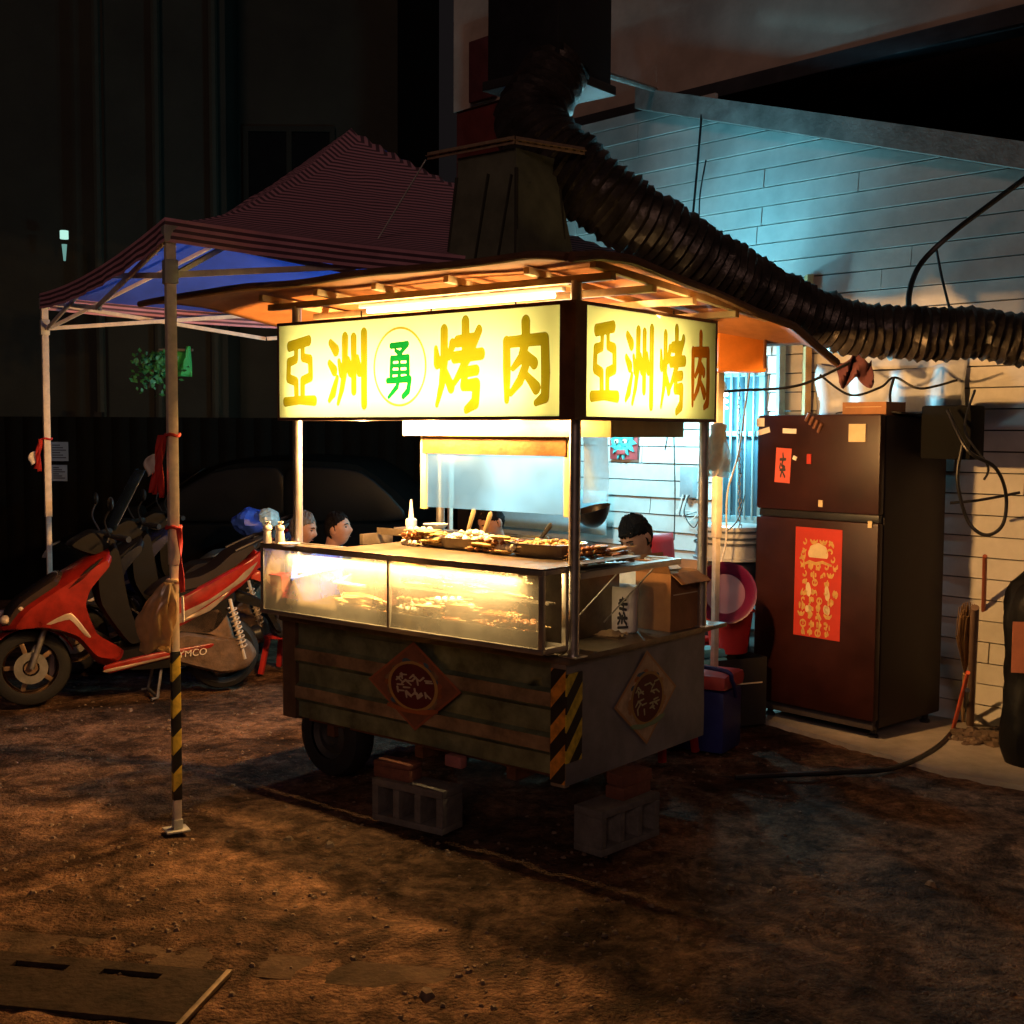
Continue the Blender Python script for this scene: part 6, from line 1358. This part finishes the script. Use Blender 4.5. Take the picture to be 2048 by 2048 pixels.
# ------------------------------------------------------------------ dark parked car
car = thing('parked_car', 'dark hatchback parked in the shade behind the diners', 'car', Vector((-2.3, 11.1, 0)), math.pi)
CP = mat('dark_car_paint', (.0035, .0035, .0035), .7, .0, .2, 5, 0, 60, .05); CG = mat('car_glass', (.003, .0035, .004), .4, 0, .2, 5, 0, 60, .15)
puff([(1.85, .45), (1.80, .72), (1.1, .92), (-1.5, .95), (-1.78, .80), (-1.80, .40), (-1.5, .25), (1.5, .25)], .80, bulge=.08).build('body', CP, car)
puff([(1.05, .90), (.35, 1.42), (-.2, 1.50), (-1.1, 1.46), (-1.62, .92)], .70, bulge=.16).build('cabin', CP, car)
for y in (-1, 1):
    puff([(.86, .96), (.30, 1.36), (-.28, 1.40), (-.28, .96)], .012, y*.700, bulge=.1).build('window', CG, car); puff([(-.36, .96), (-.36, 1.40), (-1.0, 1.37), (-1.38, .96)], .012, y*.700, bulge=.1).build('window', CG, car)
    puff([(.92, .96), (.98, 1.06), (.86, 1.08), (.82, .98)], .06, y*.84).build('mirror', CP, car)
    puff([(1.80, .60), (1.70, .74), (1.52, .76), (1.60, .62)], .12, y*.60).build('headlight', lens_c := mat('car_lamp_glass', (.25, .26, .27), .15), car)
    for x in (1.15, -1.15):
        T = Matrix.Translation((x, y*.72, .30)) @ Matrix.Rotation(R(90), 4, 'X')
        mb = MB(); mb.lathe([(.19, -.09), (.28, -.09), (.30, -.05), (.30, .05), (.28, .09), (.19, .09)], 30, T); wv = mb.build('wheel', BLACK_R, car)
        mb = MB(); mb.lathe([(0, -.05), (.19, -.08), (.19, .08), (0, .05)], 24, T); mb.build('rim', STEEL_D, wv)
mb = MB(); mb.grid(lambda a, b: Vector((1.02-.62*b, (a-.5)*1.26*(1-.08*b), .965+.43*b)), 8, 6); o = mb.build('windscreen', CG, car); o.modifiers.new('s', 'SOLIDIFY').thickness = .012

# ------------------------------------------------------------------ things hung on the tent poles
pp = TP0
RIB = mat('red_ribbon', (.50, .025, .02), .7, 0, .25, 20)
def ribbon_bunch(name, label, z, side, drop, n, parent_P=pp, white=False):
    t = thing(name, label, 'ribbon', parent_P+Vector((0, 0, z)))
    mb = MB(); mb.tube([(.030*math.cos(a), .030*math.sin(a), .004*math.sin(3*a)) for a in np.linspace(0, 6.283, 17)[:-1]], .007, 7, closed=True); mb.build('knot', RIB, t)
    for k in range(n):
        x0 = side*(.030+.004*k); mb = MB(); L = drop*random.uniform(.85, 1.0)
        mb.grid(lambda a, b: Vector((x0+side*(.012*b+.010*k*b)+(a-.5)*.024*math.cos(b*4+k), -.028+.006*math.sin(b*7+k)+(a-.5)*.02*math.sin(b*4+k), -b*L)), 3, 14)
        o = mb.build('ribbon_tail', RIB, t); o.modifiers.new('s', 'SOLIDIFY').thickness = .003
    if white:
        mb = MB(); mb.grid(lambda a, b: Vector((-.055-.05*a-.01*math.sin(b*5), -.03+.01*math.sin(a*6), -.07-.075*b-.03*a)), 8, 8); o = mb.build('white_tag', PLASTIC_W, t); o.modifiers.new('s', 'SOLIDIFY').thickness = .003
    return t
ribbon_bunch('red_ribbon', 'red ribbons with a white scrap tied high on the taped tent pole', 1.70, -1, .28, 4, pp, True)
rb2 = ribbon_bunch('red_ribbon', 'single red ribbon tied lower on the right of the taped tent pole', 1.31, 1, .30, 1)
mb = MB(); mb.tube([(.042, -.03, -.29), (.045, -.032, -.40)], .006, 7); mb.build('white_cord', PLASTIC_W, rb2)
p3 = tent.matrix_basis @ Vector((*corn[3], 0)); p3 = TP0+TN*TNL
ribbon_bunch('red_ribbon', 'dim red ribbon bunch tied on the rear left tent pole', 1.66, -1, .22, 3, p3, True)
bag = thing('plastic_bag', 'tan plastic bag tied to the taped tent pole', 'plastic bag', pp+Vector((0, 0, 1.06)))
def bagpt(a, b):
    an = a*6.283; r_ = .018+.062*math.sin(min(1, b*1.15)*2.4)**.8 if b > 0 else .018
    r_ *= 1+.16*math.sin(5*an+b*4)+.10*math.sin(9*an-b*9); sx = -.055*min(1, b*2.0)
    return Vector((sx+math.cos(an)*r_*.9-.012, -.036+math.sin(an)*r_*.55-.01, .02-b*.285-.02*math.sin(an*2)*b))
mb = MB(); mb.grid(bagpt, 36, 22); o = mb.build('sack', glassy('tan_film', .85, (.95, .85, .65), (.62, .46, .26), .06, .25, 8), bag, 60); o.modifiers.new('s', 'SOLIDIFY').thickness = .002
mb = MB(); mb.tube([(.028*math.cos(a), .028*math.sin(a), .022) for a in np.linspace(0, 6.283, 17)[:-1]], .009, 7, closed=True); mb.build('tie', mat('tan_tie', (.62, .46, .26), .5), bag)

# green banner and leaves beyond the tent
gb = thing('green_banner', 'green cloth banner hanging beyond the tent behind the front pole', 'banner', at(350, 728, 9.4))
mb = MB(); mb.grid(lambda a, b: at(325+a*57-6*b*(1-a), 703+b*50-10*(1-b)*(a > .8), 9.4)+Vector((0, .03*math.sin(a*12+b*3), 0)), 14, 8); o = mb.build('cloth', mat('green_cloth', (.03, .32, .08), .7, 0, .2, 6), gb, world=True); o.modifiers.new('s', 'SOLIDIFY').thickness = .005
mb = MB(); mb.tube([at(318, 700, 9.42), at(386, 700, 9.42)], .012, 8); mb.build('rail', STEEL_D, gb, world=True)
hpn = thing('hanging_plant', 'leafy green plant hanging left of the green banner', 'plant', at(305, 745, 9.3))
mb = MB()
for k in range(260):
    c = at(random.gauss(312, 20), 705+abs(random.gauss(0, 32)), 9.3+random.uniform(-.15, .15)); a = random.random()*6.28; l_ = random.uniform(.03, .055)
    d_ = Vector((math.cos(a), random.uniform(-.4, .4), math.sin(a)-.4)).normalized()*l_; n_ = d_.orthogonal().normalized()*l_*.35
    mb.add([c, c+d_*.5+n_, c+d_, c+d_*.5-n_], [(0, 1, 2, 3)])
mb.build('foliage', mat('leaf_green', (.03, .16, .05), .5, 0, .5, 3), hpn, 0, world=True)
mb = MB(); mb.tube([at(318, 700, 9.3), at(310, 725, 9.3), at(298, 775, 9.3)], .008, 6); mb.build('stem', mat('stem_brown', (.08, .06, .03), .8), hpn, world=True)
